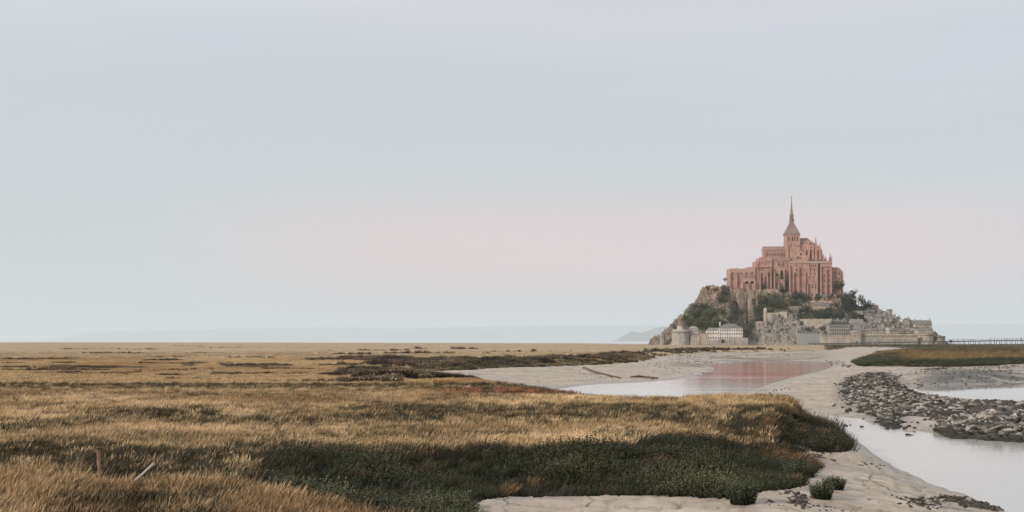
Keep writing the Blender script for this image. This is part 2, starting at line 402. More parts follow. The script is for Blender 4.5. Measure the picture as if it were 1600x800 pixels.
for nm, ar in (('mud', sstep(-0.6, 0.1, gM)), ('dark', np.clip(np.maximum(np.maximum(zs_, zd_*0.8), strip), 0, 1)), ('red', zr_),
               ('wet', sstep(-5.0, 0.0, gW)), ('far', sstep(90, 140, gy)), ('isle', ((gpx > 1290)*(gy > 160)*(gM < 0)).astype(float)), ('rock', sstep(-1.5, 1.0, gR)),
               ('rill', np.clip(1-np.abs(fbm((gx+.4*gy)/6+fbm(gx/(np.clip(gy*.008,.25,3)*4), gy/(np.clip(gy*.008,.25,3)*6), 3, 3)*np.clip(gy*.008,.25,3)*1.2, gy/1.5, 4, 33))*9, 0, 1)*(gy < 130)*sstep(-.1, .5, fbm(gx/9, gy/9, 2, 34)+.25)),
               ('bank', (gpx > 1385)*(gy > 170)*(gM > .5)*sstep(-55, -6, np.maximum(gW, -60))*sstep(-.30, .15, fbm(gx/9, gy/5, 4, 35))*sstep(1390, 1480, gpx)+band(gpx, 1050, 1290, 25)*(gy > 300)*(gM > .5)*(gW < -1)*sstep(.0, .3, fbm(gx/14, gy/8, 4, 36)+.05)*.8)):
    fattr(me, nm, ar.ravel())
m, tt, b = newmat('marsh_soil')
pos = tt.add('ShaderNodeNewGeometry').outputs['Position']
A = lambda n: tt.add('ShaderNodeAttribute', attribute_name=n).outputs['Fac']
na = tt.noise(tt.scalevec(pos, (1, 0.45, 1)), 0.022, 5, 0.6)
nb = tt.noise(tt.scalevec(pos, (1, 0.5, 1)), 0.16, 5, 0.65)
nf = tt.noise(pos, 2.5, 4, 0.7)
grass = tt.ramp(na, [(0.30, (0.37, 0.255, 0.145)), (0.45, (0.49, 0.355, 0.205)), (0.6, (0.58, 0.43, 0.255)), (0.72, (0.41, 0.335, 0.20))])
grass = tt.mix(tt.maprange(nb, 0.42, 0.66, 0, 0.85), grass, (0.20, 0.145, 0.08, 1))
grass = tt.mix(0.6, grass, tt.ramp(nf, [(0.3, (0.55, 0.55, 0.55)), (0.7, (1.4, 1.4, 1.4))]), 'MULTIPLY')
thatch = tt.mix(nb, (0.13, 0.085, 0.045, 1), (0.22, 0.145, 0.075, 1))
c = tt.mix(A('far'), thatch, grass)
c = tt.mix(A('isle'), c, tt.mix(nb, (0.085, 0.068, 0.045, 1), (0.16, 0.12, 0.078, 1)))
c = tt.mix(A('dark'), c, (0.045, 0.042, 0.03, 1))
c = tt.mix(tt.math('MULTIPLY', A('red'), 0.6), c, tt.mix(nb, (0.17, 0.085, 0.06, 1), (0.28, 0.15, 0.10, 1)))
# mud: pale silt, darker where wet or cracked
mn = tt.noise(pos, 0.25, 5, 0.6); mf = tt.noise(tt.scalevec(pos, (1.0, 0.6, 1), (0, 0, 0.5)), 1.6, 6, 0.7, 0.6)
mud = tt.ramp(mn, [(0.3, (0.31, 0.25, 0.188)), (0.5, (0.41, 0.34, 0.265)), (0.7, (0.51, 0.437, 0.35))])
mud = tt.mix(tt.maprange(mf, 0.50, 0.66, 0, 0.7), mud, (0.21, 0.17, 0.13, 1))
wv = tt.add('ShaderNodeTexVoronoi', feature='DISTANCE_TO_EDGE', i_Scale=0.55)
wd = tt.noise(pos, 0.9, 4, 0.6, 0, True)
tt.l.new(tt.mix(0.55, tt.scalevec(pos, (1, 0.55, 1), (0, 0, 0.35)), wd, 'ADD'), wv.inputs['Vector'])
crack = tt.math('MULTIPLY', tt.maprange(wv.outputs['Distance'], 0.0, 0.04, 1, 0), tt.maprange(tt.noise(pos, 0.16, 3, 0.6), 0.49, 0.57, 0, 1))
mud = tt.mix(tt.math('MULTIPLY', crack, 0.8), mud, (0.13, 0.10, 0.08, 1))
mud = tt.mix(tt.math('MULTIPLY', A('rill'), 0.7), mud, (0.15, 0.12, 0.095, 1))
mud = tt.mix(tt.math('MULTIPLY', A('bank'), tt.maprange(mf, 0.35, 0.5, 0.6, 1.0)), mud, (0.05, 0.044, 0.038, 1))
mud = tt.mix(tt.math('MULTIPLY', A('rock'), 0.8), mud, (0.07, 0.06, 0.05, 1))  # shade in the gaps between breakwater stones put into the mud colour
c = tt.mix(A('mud'), c, mud)
tt.l.new(c, b.inputs['Base Color'])
wetb = tt.math('MULTIPLY', tt.math('MULTIPLY', A('mud'), tt.math('POWER', A('wet'), 2.0)), tt.maprange(mn, 0.35, 0.6, 0.3, 0.6))
c = tt.mix(wetb, c, (0.20, 0.165, 0.13, 1)); tt.l.new(c, b.inputs['Base Color'])
rg = tt.math('SUBTRACT', 0.92, tt.math('MULTIPLY', A('mud'), tt.math('ADD', 0.38, tt.math('MULTIPLY', A('wet'), 0.22))))
tt.l.new(rg, b.inputs['Roughness']); b.inputs['Specular IOR Level'].default_value = 0.35
hh = tt.math('ADD', tt.math('MULTIPLY', mf, 0.6), tt.math('MULTIPLY', nf, 0.25))
hh = tt.math('SUBTRACT', hh, tt.math('MULTIPLY', crack, 0.5))
setbump(tt, b, hh, 0.8, 0.22)
me.materials.append(m)
tag(link('marsh_ground', me), 'wide flat salt marsh ground running into pale tidal mud', 'ground', kind='structure')

# water sheets
def watermat(name, col, rough, bump, reflection_tint=None):
    m, tt, b = newmat(name)
    pos = tt.add('ShaderNodeNewGeometry').outputs['Position']
    n = tt.noise(tt.scalevec(pos, (0.55, 1.0, 1)), 1.3, 4, 0.55); n2 = tt.noise(tt.scalevec(pos, (0.3, 1.0, 1)), 0.12, 3, 0.5)
    cc = tt.mix(n2, tuple(x*0.88 for x in col)+(1,), tuple(min(1, x*1.08) for x in col)+(1,))
    if reflection_tint:  # rosy reflection of the abbey painted into the water colour
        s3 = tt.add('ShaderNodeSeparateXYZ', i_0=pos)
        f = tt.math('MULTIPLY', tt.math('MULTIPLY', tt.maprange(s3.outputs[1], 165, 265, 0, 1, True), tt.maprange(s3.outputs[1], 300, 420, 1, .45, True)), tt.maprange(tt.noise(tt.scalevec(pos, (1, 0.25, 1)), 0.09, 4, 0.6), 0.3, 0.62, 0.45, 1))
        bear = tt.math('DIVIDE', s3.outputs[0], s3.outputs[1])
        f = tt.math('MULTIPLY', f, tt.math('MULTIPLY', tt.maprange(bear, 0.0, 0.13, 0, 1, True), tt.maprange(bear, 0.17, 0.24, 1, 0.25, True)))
        cc = tt.mix(f, cc, reflection_tint+(1,))
    tt.l.new(cc, b.inputs['Base Color']); b.inputs['IOR'].default_value = 1.33
    tt.l.new(tt.maprange(n2, 0.3, 0.7, rough*0.7, rough*1.4), b.inputs['Roughness'])
    setbump(tt, b, tt.math('ADD', n, tt.math('MULTIPLY', n2, 2.0)), bump, 0.03)
    return m
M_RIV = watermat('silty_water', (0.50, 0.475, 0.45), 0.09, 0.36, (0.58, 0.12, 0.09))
M_SEA = watermat('sea_water', (0.50, 0.52, 0.53), 0.25, 0.3)
def sheet(name, x0, x1, y0, y1, z, mat, label, cat, nx=40, ny=60):
    xs = np.linspace(x0, x1, nx); ys = np.linspace(y0, y1, ny)
    XX, YY = np.meshgrid(xs, ys); ii = np.arange(nx*ny).reshape(ny, nx)
    fq = np.stack([ii[:-1, :-1], ii[:-1, 1:], ii[1:, 1:], ii[1:, :-1]], -1).reshape(-1, 4)
    o = link(name, mesh_np(name, np.stack([XX, YY, np.full_like(XX, z)], -1).reshape(-1, 3), fq, [mat], True))
    return tag(o, label, cat, kind='structure')
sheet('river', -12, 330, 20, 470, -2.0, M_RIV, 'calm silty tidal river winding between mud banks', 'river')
M_POOL = watermat('still_water', (0.34, 0.31, 0.28), 0.03, 0.05)
pp = np.array(POLY_P); pc = pp.mean(0); pp = pc+(pp-pc)*1.05
me = bpy.data.meshes.new('pool'); me.from_pydata([(a, b_, -1.993) for a, b_ in pp], [], [list(range(len(pp)))]); me.materials.append(M_POOL); me.update()
if me.polygons[0].normal.z < 0: me.flip_normals()
tag(link('pool', me), 'still tidal pool between the breakwater and the grassy island', 'pool', kind='structure')
sheet('sea', -45000, 45000, 1250, 62000, -1.75, M_SEA, 'pale flat sea beyond the marsh at the horizon', 'sea', 60, 60)

# far hills: solid ridges in the haze
M_HILL = stone('hill_cover', (0.10, 0.11, 0.075), (0.15, 0.155, 0.105), (0.21, 0.20, 0.15), 0.004, streak=False)
M_HILLFAR = stone('far_hill_cover', (0.16, 0.175, 0.15), (0.2, 0.21, 0.18), (0.24, 0.24, 0.21), 0.001, streak=False)
def ridge(name, prof, Y, depth, mat, label, seed, ny=26):
    pxs = np.array([p[0] for p in prof], float); pys = np.array([p[1] for p in prof], float)
    xs = np.linspace(pxs[0], pxs[-1], 160); v = np.linspace(-1, 1, ny)
    top = np.interp(xs, pxs, pys)+fbm(xs/14, xs*0+seed, 4, seed)*0.5
    hgt = np.maximum((HZ-top)/F*Y+H, 0)+3
    X0 = (xs-800)/F*Y
    XX = np.repeat(X0[None], ny, 0); YY = Y+v[:, None]*depth*np.ones_like(XX)
    prof_v = np.clip(1-np.abs(v)**1.6, 0, 1)[:, None]
    ZZ = -3+hgt[None]*prof_v*(1+0.16*fbm(XX/(depth*.25), YY/(depth*.25), 4, seed+3)*(1-prof_v))
    ii = np.arange(XX.size).reshape(XX.shape)
    fq = np.stack([ii[:-1, :-1], ii[:-1, 1:], ii[1:, 1:], ii[1:, :-1]], -1).reshape(-1, 4)
    tag(link(name, mesh_np(name, np.stack([XX, YY, ZZ], -1).reshape(-1, 3), fq, [mat], True)), label, 'hill', kind='structure')
ridge('headland_hill', [(955, 534), (964, 532), (972, 526), (980, 521), (986, 517.5), (993, 518.5), (1003, 520), (1012, 516.5), (1024, 512), (1036, 510.5), (1050, 512), (1075, 517), (1110, 534)], 26000, 900, M_HILL, 'hazy green headland rising beyond the sea beside the rocky mount', 5)
ridge('far_hill', [(90, 534), (118, 528), (130, 520), (180, 517), (260, 516), (330, 514.5), (420, 512.5), (520, 511.5), (640, 513), (740, 510.5), (860, 509), (960, 508.5), (1060, 507), (1100, 534)], 55000, 3000, M_HILLFAR, 'long low hill almost lost in haze on the left horizon', 8)
ridge('far_coast_hill', [(1380, 534), (1440, 509), (1490, 506.5), (1560, 507), (1640, 505), (1760, 507), (1900, 534)], 55500, 3000, M_HILLFAR, 'faint hazy hill behind the footbridge on the right horizon', 12)
# ------------------------------------------------------------------ the rocky mount
CX = 1247.0
def kk(px):
    rel = (np.asarray(px, float)-CX)/233.0
    return np.sqrt(np.clip(1-rel*rel, 0.0025, 1))
def Yfoot(px): return 1490-85*kk(px)
def Ypeak(px): return 1490-12*kk(px)
SILX = [1012, 1020, 1030, 1045, 1060, 1075, 1088, 1092, 1098, 1110, 1125, 1138, 1200, 1300, 1322, 1340, 1360, 1380, 1400, 1430, 1450, 1464, 1476, 1484]
SILY = [537, 533, 526, 515, 499, 485, 473, 463, 452, 450, 451, 449, 454, 457, 464, 481, 489, 493, 503, 512, 518, 526, 535, 538]
def ztop(px): return H+(HZ-np.interp(px, SILX, SILY))/F*Ypeak(px)
def siteY(px, py):
    """distance at which the slope reaches this height"""
    px = float(px); yp = float(Ypeak(px)); yf = float(Yfoot(px)); zt = float(ztop(px))
    u = 0.5
    for _ in range(6):
        Y = yf+u*(yp-yf); zb = H+(HZ-py)/F*Y; u = min(1.0, max(0.0, (zb+1.2)/max(zt+1.2, 1)))
    return yf+u*(yp-yf)
def rock_z(px, Y, detail=True):
    yp = Ypeak(px); yf = Yfoot(px); k = kk(px); zt = ztop(px)
    X = (px-800)/F*Y
    cliff = band(px, 1143, 1188, 5)
    u = np.clip((Y+cliff*(4.5*fbm(X/3.2, X*0+3.3, 4, 97)+2.0)-yf)/(yp-yf), 0, 1)
    uc = np.clip(0.45*u+0.55*sstep(0.93, 0.995, u), 0, 1)
    u = u*(1-cliff)+uc*cliff
    bk = np.clip((Y-(yp+55*k))/(70*k+1), 0, 1)
    z = -1.2+(zt+1.2)*u*(1-bk)
    if detail:
        env = sstep(0.02, 0.12, u)*(1-0.85*sstep(0.9, 1.0, u)*band(px, 1140, 1318, 4))
        r1 = 1-2*np.abs(fbm(X/14, Y/16, 4, 91)); r2 = 1-2*np.abs(fbm(X/5, Y/5+z/9, 3, 92))
        z = z+env*(5.0*(r1-0.5)+2.8*(r2-0.5)+2.2*fbm(X/2.2, Y/2.2, 2, 93))
    return z
gpx2 = np.linspace(1010, 1486, 470)
vv = np.linspace(0, 1, 230)
PX = np.repeat(gpx2[None], len(vv), 0)
YY = Yfoot(PX)-4+vv[:, None]*(150*kk(PX)+8)
ZZ = rock_z(PX, YY); XX = (PX-800)/F*YY
ii = np.arange(PX.size).reshape(PX.shape)
fq = np.stack([ii[:-1, :-1], ii[:-1, 1:], ii[1:, 1:], ii[1:, :-1]], -1).reshape(-1, 4)
rk = mesh_np('mount_rock', np.stack([XX, YY, ZZ], -1).reshape(-1, 3), fq, [], False)
pyv = HZ-(ZZ-H)*F/YY
veg = np.zeros_like(PX)
VEGZ = [(1098, 496, 30, 22, 1.0), (1118, 508, 22, 14, 1.0), (1132, 462, 8, 16, .9), (1190, 486, 14, 16, 1), (1212, 472, 18, 14, 1), (1246, 468, 18, 12, .9), (1258, 492, 18, 8, 1), (1292, 490, 30, 9, 1), (1330, 474, 18, 18, 1), (1345, 492, 16, 10, 1), (1228, 445, 7, 14, .8), (1168, 515, 12, 14, .7), (1370, 507, 22, 4, .7)]
for a, b_, c_, d_, e_ in VEGZ:
    veg = np.maximum(veg, e_*np.exp(-((PX-a)/c_)**2-((pyv-b_)/d_)**2))
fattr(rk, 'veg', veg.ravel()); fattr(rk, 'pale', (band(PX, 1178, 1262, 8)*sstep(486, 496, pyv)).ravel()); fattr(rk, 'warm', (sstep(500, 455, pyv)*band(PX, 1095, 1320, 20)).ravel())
m, tt, b = newmat('mount_granite')
pos = tt.add('ShaderNodeNewGeometry').outputs['Position']
n1 = tt.noise(pos, 0.10, 5, 0.65); n2 = tt.noise(tt.scalevec(pos, (1, 1, 0.45)), 0.28, 6, 0.72)
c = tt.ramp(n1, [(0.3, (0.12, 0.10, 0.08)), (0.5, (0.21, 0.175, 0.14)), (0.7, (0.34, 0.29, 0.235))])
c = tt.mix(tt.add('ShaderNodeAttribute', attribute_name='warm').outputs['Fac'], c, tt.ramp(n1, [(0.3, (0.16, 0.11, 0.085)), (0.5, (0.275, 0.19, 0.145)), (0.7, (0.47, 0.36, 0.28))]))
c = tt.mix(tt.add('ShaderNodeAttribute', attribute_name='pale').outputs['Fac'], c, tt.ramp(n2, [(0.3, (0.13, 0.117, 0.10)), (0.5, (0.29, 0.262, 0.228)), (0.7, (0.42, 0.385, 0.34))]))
c = tt.mix(tt.maprange(n2, 0.46, 0.60, 0, 0.85), c, (0.10, 0.09, 0.07, 1))
vg = tt.add('ShaderNodeAttribute', attribute_name='veg').outputs['Fac']
vf = tt.maprange(tt.math('ADD', vg, tt.math('MULTIPLY', tt.math('SUBTRACT', n2, 0.5), 1.2)), 0.28, 0.5, 0, 1)
c = tt.mix(vf, c, tt.mix(n1, (0.04, 0.05, 0.03, 1), (0.085, 0.09, 0.052, 1)))
tt.l.new(c, b.inputs['Base Color']); b.inputs['Roughness'].default_value = 0.95; b.inputs['Specular IOR Level'].default_value = 0.1
setbump(tt, b, n2, 0.8, 0.8)
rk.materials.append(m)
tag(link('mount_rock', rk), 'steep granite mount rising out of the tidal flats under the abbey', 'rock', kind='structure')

# ---- window stock (unit size, faces the viewer; scaled per opening)
def win_mesh(arched, fm):
    mb = MB(); t_ = 0.14
    if not arched:
        mb.box(-.5, -.5+t_, -.22, .3, 0, 1, 0); mb.box(.5-t_, .5, -.22, .3, 0, 1, 0)
        mb.box(-.5+t_, .5-t_, -.22, .3, 0.90, 1, 0); mb.box(-.56, .56, -.3, .3, -0.07, 0.0, 0)
        mb.box(-.5+t_, .5-t_, -.06, .3, 0, .9, 1)
    else:
        n = 8
        def arc(w, h0, top): return [(-w, 0)]+[(-w*math.cos(math.pi*i/n), h0+(top-h0)*math.sin(math.pi*i/n)) for i in range(n+1)]+[(w, 0)]
        o = arc(.5, .6, 1.0); i_ = arc(.34, .6, .9)
        k = len(o)
        pts = [(x, -.22, z) for x, z in o]+[(x, -.22, z) for x, z in i_]+[(x, .3, z) for x, z in o]+[(x, -.04, z) for x, z in i_]
        fc = [(j, j+1, k+j+1, k+j) for j in range(k-1)]+[(2*k+j, 2*k+j+1, j+1, j) for j in range(k-1)]+[(k+j, k+j+1, 3*k+j+1, 3*k+j) for j in range(k-1)]
        mb.poly(pts, [f[::-1] for f in fc], 0)
        mb.poly([(x, -.04, z) for x, z in i_], [tuple(range(k))], 1)
    return mb.mesh('window', [fm, M_PANE])
WIN = {}
def window(parent, org, px, py0, wpx, hpx, Y, arched=False, fm=M_ABB2):
    """py0: middle of the opening"""
    key = (arched, fm.name)
    if key not in WIN: WIN[key] = win_mesh(arched, fm)
    s = Y/F; x, _, z0 = P(px, py0+hpx/2, Y)
    o = link('window', WIN[key], parent, (x-org[0], Y-org[1], z0-org[2]))
    o.scale = (wpx*s*1.5, 1.0, hpx*s*1.12)
    return o
def pbox(mb, px0, px1, pyt, pyb, Y, depth, mat=0, top=None):
    x0 = P(px0, 0, Y)[0]; x1 = P(px1, 0, Y)[0]
    mb.box(x0, x1, Y, Y+depth, P(0, pyb, Y)[2], P(0, pyt, Y)[2], mat, top)
def roof_slabs(mb, x0, x1, y0, y1, z0, z1, axis, over=0.35, th=0.3, mat=0):
    if axis == 'x':
        ym = (y0+y1)/2; k = (z1-z0)/(ym-y0)
        for sgn, ya in ((-1, y0), (1, y1)):
            e = ya+sgn*over; ze = z0-over*k
            p = [(x0-over, e, ze), (x1+over, e, ze), (x1+over, ym, z1), (x0-over, ym, z1)]
            q = [(a, b_, c_+th) for a, b_, c_ in p]
            mb.poly(p+q, [(3, 2, 1, 0), (4, 5, 6, 7), (0, 1, 5, 4), (1, 2, 6, 5), (2, 3, 7, 6), (3, 0, 4, 7)], mat)
    else:
        xm = (x0+x1)/2; k = (z1-z0)/(xm-x0)
        for sgn, xa in ((-1, x0), (1, x1)):
            e = xa+sgn*over; ze = z0-over*k
            p = [(e, y0-over, ze), (xm, y0-over, z1), (xm, y1+over, z1), (e, y1+over, ze)]
            q = [(a, b_, c_+th) for a, b_, c_ in p]
            mb.poly(p+q, [(3, 2, 1, 0), (4, 5, 6, 7), (0, 1, 5, 4), (1, 2, 6, 5), (2, 3, 7, 6), (3, 0, 4, 7)], mat)

# ---- the abbey
AO = P(1240, 456, 1490)
AO = (AO[0], AO[1], AO[2])
AB = empty('abbey', AO, 'great rose-coloured abbey with tall pointed spire crowning the rocky mount', 'abbey')
def part(name, mats, fn, parent=None, org=None, smooth=False):
    mb = MB(); fn(mb); return mb.build(name, mats, parent or AB, AO if org is None else org, smooth)
def aw(par, L, Y, **k):
    for (a, b_, w_, h_, *r) in L: window(par, AO, a, b_, w_, h_, Y-0.02, bool(r and r[0]), **k)
# western terrace
def f(mb):
    pbox(mb, 1140.6, 1180, 419.6, 470, 1478, 24); pbox(mb, 1168, 1180.5, 417.2, 421, 1478.6, 20)
    pbox(mb, 1150, 1153.2, 418.6, 421, 1478.8, 3)
    for a in (1141, 1151.5, 1160.5, 1170.5, 1180): pbox(mb, a-.7, a+.9, 424 if a < 1155 else 440, 470, 1475.6, 3, 0, (0.15, 0.4))
    pbox(mb, 1155, 1180, 431.2, 431.9, 1477.6, 1); pbox(mb, 1162, 1181, 446.3, 447.0, 1477.5, 1)
wt = part('terrace_wing', M_ABB, f)
aw(wt, [(1145.7, 426.6, 1.3, 4, 1), (1150, 428, 1.0, 3), (1158, 427, 1.6, 3.4, 1), (1166, 427.4, 2.2, 4.2, 1), (1175, 426.6, 2.0, 4.6, 1), (1165.6, 432.9, 1.6, 3.0), (1173.2, 432.8, .9, 1.5), (1175.4, 432.8, .9, 1.5), (1179, 432.8, .9, 1.5), (1156, 442.5, 1.3, 1.2), (1181, 443, 1.0, 1.0),
        (1166.6, 441.6, 5.6, 4.6, 1), (1175.2, 441.4, 5.0, 4.8, 1), (1146, 436, 1.0, 2), (1171, 448.5, 1, 2)], 1478)
# bare masonry and cliff piers under the terrace
rr = random.Random(4)
def f(mb):
    pbox(mb, 1141.5, 1190, 452.5, 470, 1475.2, 14, 0, (0.4, .5))
    a = 1142.0
    while a < 1189:
        w_ = rr.uniform(1.0, 6.0); pbox(mb, a, a+w_, rr.uniform(450, 460), rr.uniform(468, 484), 1474.6-rr.uniform(0.1, 1.6), 4, 0, (rr.uniform(.1, .5), rr.uniform(.2, .8))); a += w_+rr.uniform(1.5, 6.0)
part('retaining_wall', stone('cliff_masonry', (0.24, 0.17, 0.13), (0.40, 0.29, 0.22), (0.54, 0.42, 0.33), 0.22), f)
# southern ranges stepping up
def f(mb):
    pbox(mb, 1180.4, 1186, 408.2, 470, 1480, 20); pbox(mb, 1186, 1206, 403.2, 470, 1481, 20); pbox(mb, 1188, 1196, 401.6, 404, 1484, 8)
    pbox(mb, 1206, 1234, 407.4, 472, 1482.5, 16)
    for a, tp in ((1188, 424), (1194, 430), (1199.5, 424), (1205, 418), (1210.5, 424), (1216.8, 440), (1226, 420)):
        pbox(mb, a-.9, a+.9, tp, 472, 1477.2, 6, 0, (0.2, 1.2))
    pbox(mb, 1180, 1206.5, 417.0, 417.6, 1479.6, 2); pbox(mb, 1206, 1233, 416.2, 416.9, 1482, 2)
    pbox(mb, 1206, 1233.5, 406.9, 407.9, 1481.9, 2)
sr = part('southern_range', M_ABB, f)
aw(sr, [(1185.0, 420, 1.2, 3.8), (1184.6, 414.4, 1.6, 2.2, 1)], 1480)
aw(sr, [(1191.5, 421, 1.3, 3.2), (1191.5, 410.5, 1.1, 2), (1197, 409.5, 1.1, 2), (1202, 409.5, 1.1, 2.2), (1202, 428.5, 1.5, 6, 1), (1196.8, 427, 1.1, 4), (1191.3, 436, 1.2, 3.4)], 1481)
aw(sr, [(1209, 411.8, 1.3, 3), (1216, 412.4, 1.8, 5.8, 1), (1220, 412.8, 1.1, 5, 1), (1224, 412.4, 1.8, 5.8, 1), (1228.6, 411, 1.3, 2), (1230.5, 414.6, 1.3, 2), (1214.4, 428.6, 2.6, 5.6, 1), (1221.3, 429, 4.6, 15, 1), (1208, 424, 1.0, 3)], 1482.5)
def f(mb): pbox(mb, 1191, 1217.4, 451.5, 474, 1476.5, 5, 0, (0.1, .5)); pbox(mb, 1216.2, 1218, 446, 474, 1475.6, 3)
part('lower_terrace_wall', stone('terrace_masonry', (0.30, 0.22, 0.17), (0.37, 0.275, 0.21), (0.42, 0.32, 0.25), 0.2), f)
# nave
def f(mb):
    pbox(mb, 1194.2, 1234, 391, 420, 1493, 15); pbox(mb, 1192.6, 1196.4, 389.6, 420, 1492.2, 5)
    x0, _, z0 = P(1194.2, 391, 1493); x1, _, z1 = P(1234, 384.8, 1493)
    mb.gable(x0, x1, 1493, 1508, z0, z1, 'x')
    a = 1197.5
    while a < 1230: pbox(mb, a-.35, a+.35, 391.6, 405, 1492.5, 1); a += 3.9
    pbox(mb, 1196, 1233.5, 404.8, 420, 1486.5, 7)
nv = part('nave', M_ABB, f)
aw(nv, [(1199.4+3.9*i, 397.4, 1.2, 3.8, 1) for i in range(8)], 1493)
def f(mb):
    x0, _, z0 = P(1194.2, 391, 1493); x1, _, z1 = P(1233.5, 384.8, 1493)
    roof_slabs(mb, x0, x1, 1493, 1508, z0, z1, 'x', 0.4, 0.35)
    p0 = P(1195.5, 405.2, 1486.3); p1 = P(1233.5, 401.8, 1492.9)
    mb.poly([(p0[0], 1486.2, p0[2]), (p1[0], 1486.2, p0[2]), (p1[0], 1492.9, p1[2]), (p0[0], 1492.9, p1[2]),
             (p0[0], 1486.2, p0[2]-.5), (p1[0], 1486.2, p0[2]-.5), (p1[0], 1492.9, p1[2]-.5), (p0[0], 1492.9, p1[2]-.5)],
            [(0, 1, 2, 3), (7, 6, 5, 4), (4, 5, 1, 0), (5, 6, 2, 1), (6, 7, 3, 2), (7, 4, 0, 3)])
part('nave_roof', M_ABROOF, f)
# crossing tower and spire
TY = 1491.0; TC = 1239.3; hw = 10.7
def f(mb):
    s = TY/F; xc = P(TC, 0, TY)[0]; d = 2*hw*s
    pbox(mb, TC-hw, TC+hw, 366.3, 420, TY, d)
    for a, e in ((366.0, .55), (381.3, .45), (388.5, .35), (377.3, .2)): pbox(mb, TC-hw-e, TC+hw+e, a, a+1.0, TY-e*s, d+2*e*s)
    for a in (-hw+.9, -3.9, 3.9+.5, hw-.9): pbox(mb, TC+a-.9, TC+a+.9, 367.2, 381.2, TY-.42, 1)
    pbox(mb, TC-hw-.4, TC-hw+3.4, 381.5, 420, TY-1.3, 4)
tw = part('crossing_tower', M_ABB, f)
aw(tw, [(1238.4, 372.8, 1.8, 7.2, 1), (1242.0, 372.8, 1.8, 7.2, 1), (1245.6, 372.8, 1.8, 7.2, 1), (1230.6, 373, 1.2, 6.4, 1), (1233, 373, 1.2, 6.4, 1), (1242.6, 384.6, 1.5, 2.4), (1247, 384.6, 1.5, 2.4), (1236.5, 384.6, 1.2, 2.4)], TY)
def f(mb):
    s = TY/F; xc = P(TC-.4, 0, TY)[0]; yc = TY+hw*s
    zz_ = lambda py: P(0, py, TY)[2]; q = math.sqrt(2)
    mb.lathe(xc, yc, [(a*s*q, zz_(p)) for a, p in ((11.9, 366.1), (11.4, 365.2), (9.6, 361.5), (7.0, 356.3), (4.9, 351.5), (3.2, 347), (2.5, 344.4))], 4, 0, math.pi/4)
    mb.lathe(xc, yc, [(a*s*1.15, zz_(p)) for a, p in ((3.7, 344.6), (3.9, 343.2), (3.7, 342.6))], 8, 0, math.pi/8)
    mb.lathe(xc, yc, [(a*s*1.08, zz_(p)) for a, p in ((2.5, 343.0), (2.3, 336.4), (2.75, 336.1), (2.7, 335.3), (2.0, 334), (1.75, 330), (1.35, 325.5), (1.05, 321), (.62, 314), (.3, 308.2))], 8, 0, math.pi/8)
    for i in range(8):
        an = math.pi/8+i*math.pi/4
        mb.lathe(xc+2.9*s*math.cos(an), yc+2.9*s*math.sin(an), [(.35*s, zz_(343)), (.3*s, zz_(337)), (.05*s, zz_(333.4))], 5)
    for i in range(4):
        an = math.pi/4+i*math.pi/2
        for rr_, p in ((8.3*q, 359.2), (6.0*q, 354.2)): mb.box(xc+rr_*s*math.cos(an)-.25, xc+rr_*s*math.cos(an)+.25, yc+rr_*s*math.sin(an)-.25, yc+rr_*s*math.sin(an)+.25, zz_(p)-.2, zz_(p-1.2))
    for dx in (-4.4, 0, 4.4):                 # small dormers on the pyramid
        mb.box(xc+dx*s*.9-.5, xc+dx*s*.9+.5, yc-8.3*s, yc-6*s, zz_(361.8), zz_(359.6))
sp = part('spire', M_SPIRE, f)
def f(mb):
    s = TY/F; xc = P(TC-.4, 0, TY)[0]; yc = TY+hw*s; z0 = P(0, 308.4, TY)[2]
    mb.lathe(xc, yc, [(.34, z0), (.42, z0+.9), (.30, z0+1.6), (.16, z0+1.8), (.2, z0+2.1), (.05, z0+2.35)], 8)
    mb.poly([(xc-.1, yc, z0+1.5), (xc-1.0, yc+.3, z0+2.2), (xc-.7, yc+.3, z0+.6), (xc-.1, yc+.1, z0+1.5)], [(0, 1, 2), (3, 2, 1)])
    mb.poly([(xc+.1, yc, z0+1.5), (xc+1.0, yc+.3, z0+2.2), (xc+.7, yc+.3, z0+.6), (xc+.1, yc+.1, z0+1.5)], [(2, 1, 0), (1, 2, 3)])
part('statue', plain('gilded_bronze', (0.33, 0.27, 0.15), 0.5), f, sp)
# transept and choir
def f(mb):
    pbox(mb, 1241.3, 1262, 401, 420, 1486, 18); x0, _, z0 = P(1241.3, 401, 1486); x1, _, z1 = P(1262, 390.3, 1486)
    mb.gable(x0, x1, 1486, 1504, z0, z1, 'y')
    for a in (1241.6, 1261.6): pbox(mb, a-.9, a+.9, 398, 420, 1485.2, 2, 0, (.1, .4))
    mb.lathe(P(1251.6, 0, 1485.6)[0], 1485.9, [(.25, P(0, 390.6, 1486)[2]), (.1, P(0, 387.6, 1486)[2])], 5)
tr = part('transept', M_ABB, f)
def f(mb):
    x0, _, z0 = P(1241.3, 401, 1486); x1, _, z1 = P(1262, 390.3, 1486); roof_slabs(mb, x0, x1, 1486.6, 1504, z0, z1, 'y', 0.3, 0.4)
part('transept_roof', M_ABROOF, f)
aw(tr, [(1251.4, 397.2, 3.2, 3.2, 1), (1246.6, 402.6, 2.2, 4.4, 1), (1250.3, 403.4, 1.6, 3.6, 1), (1257.4, 402.6, 2.2, 4.4, 1)], 1486)
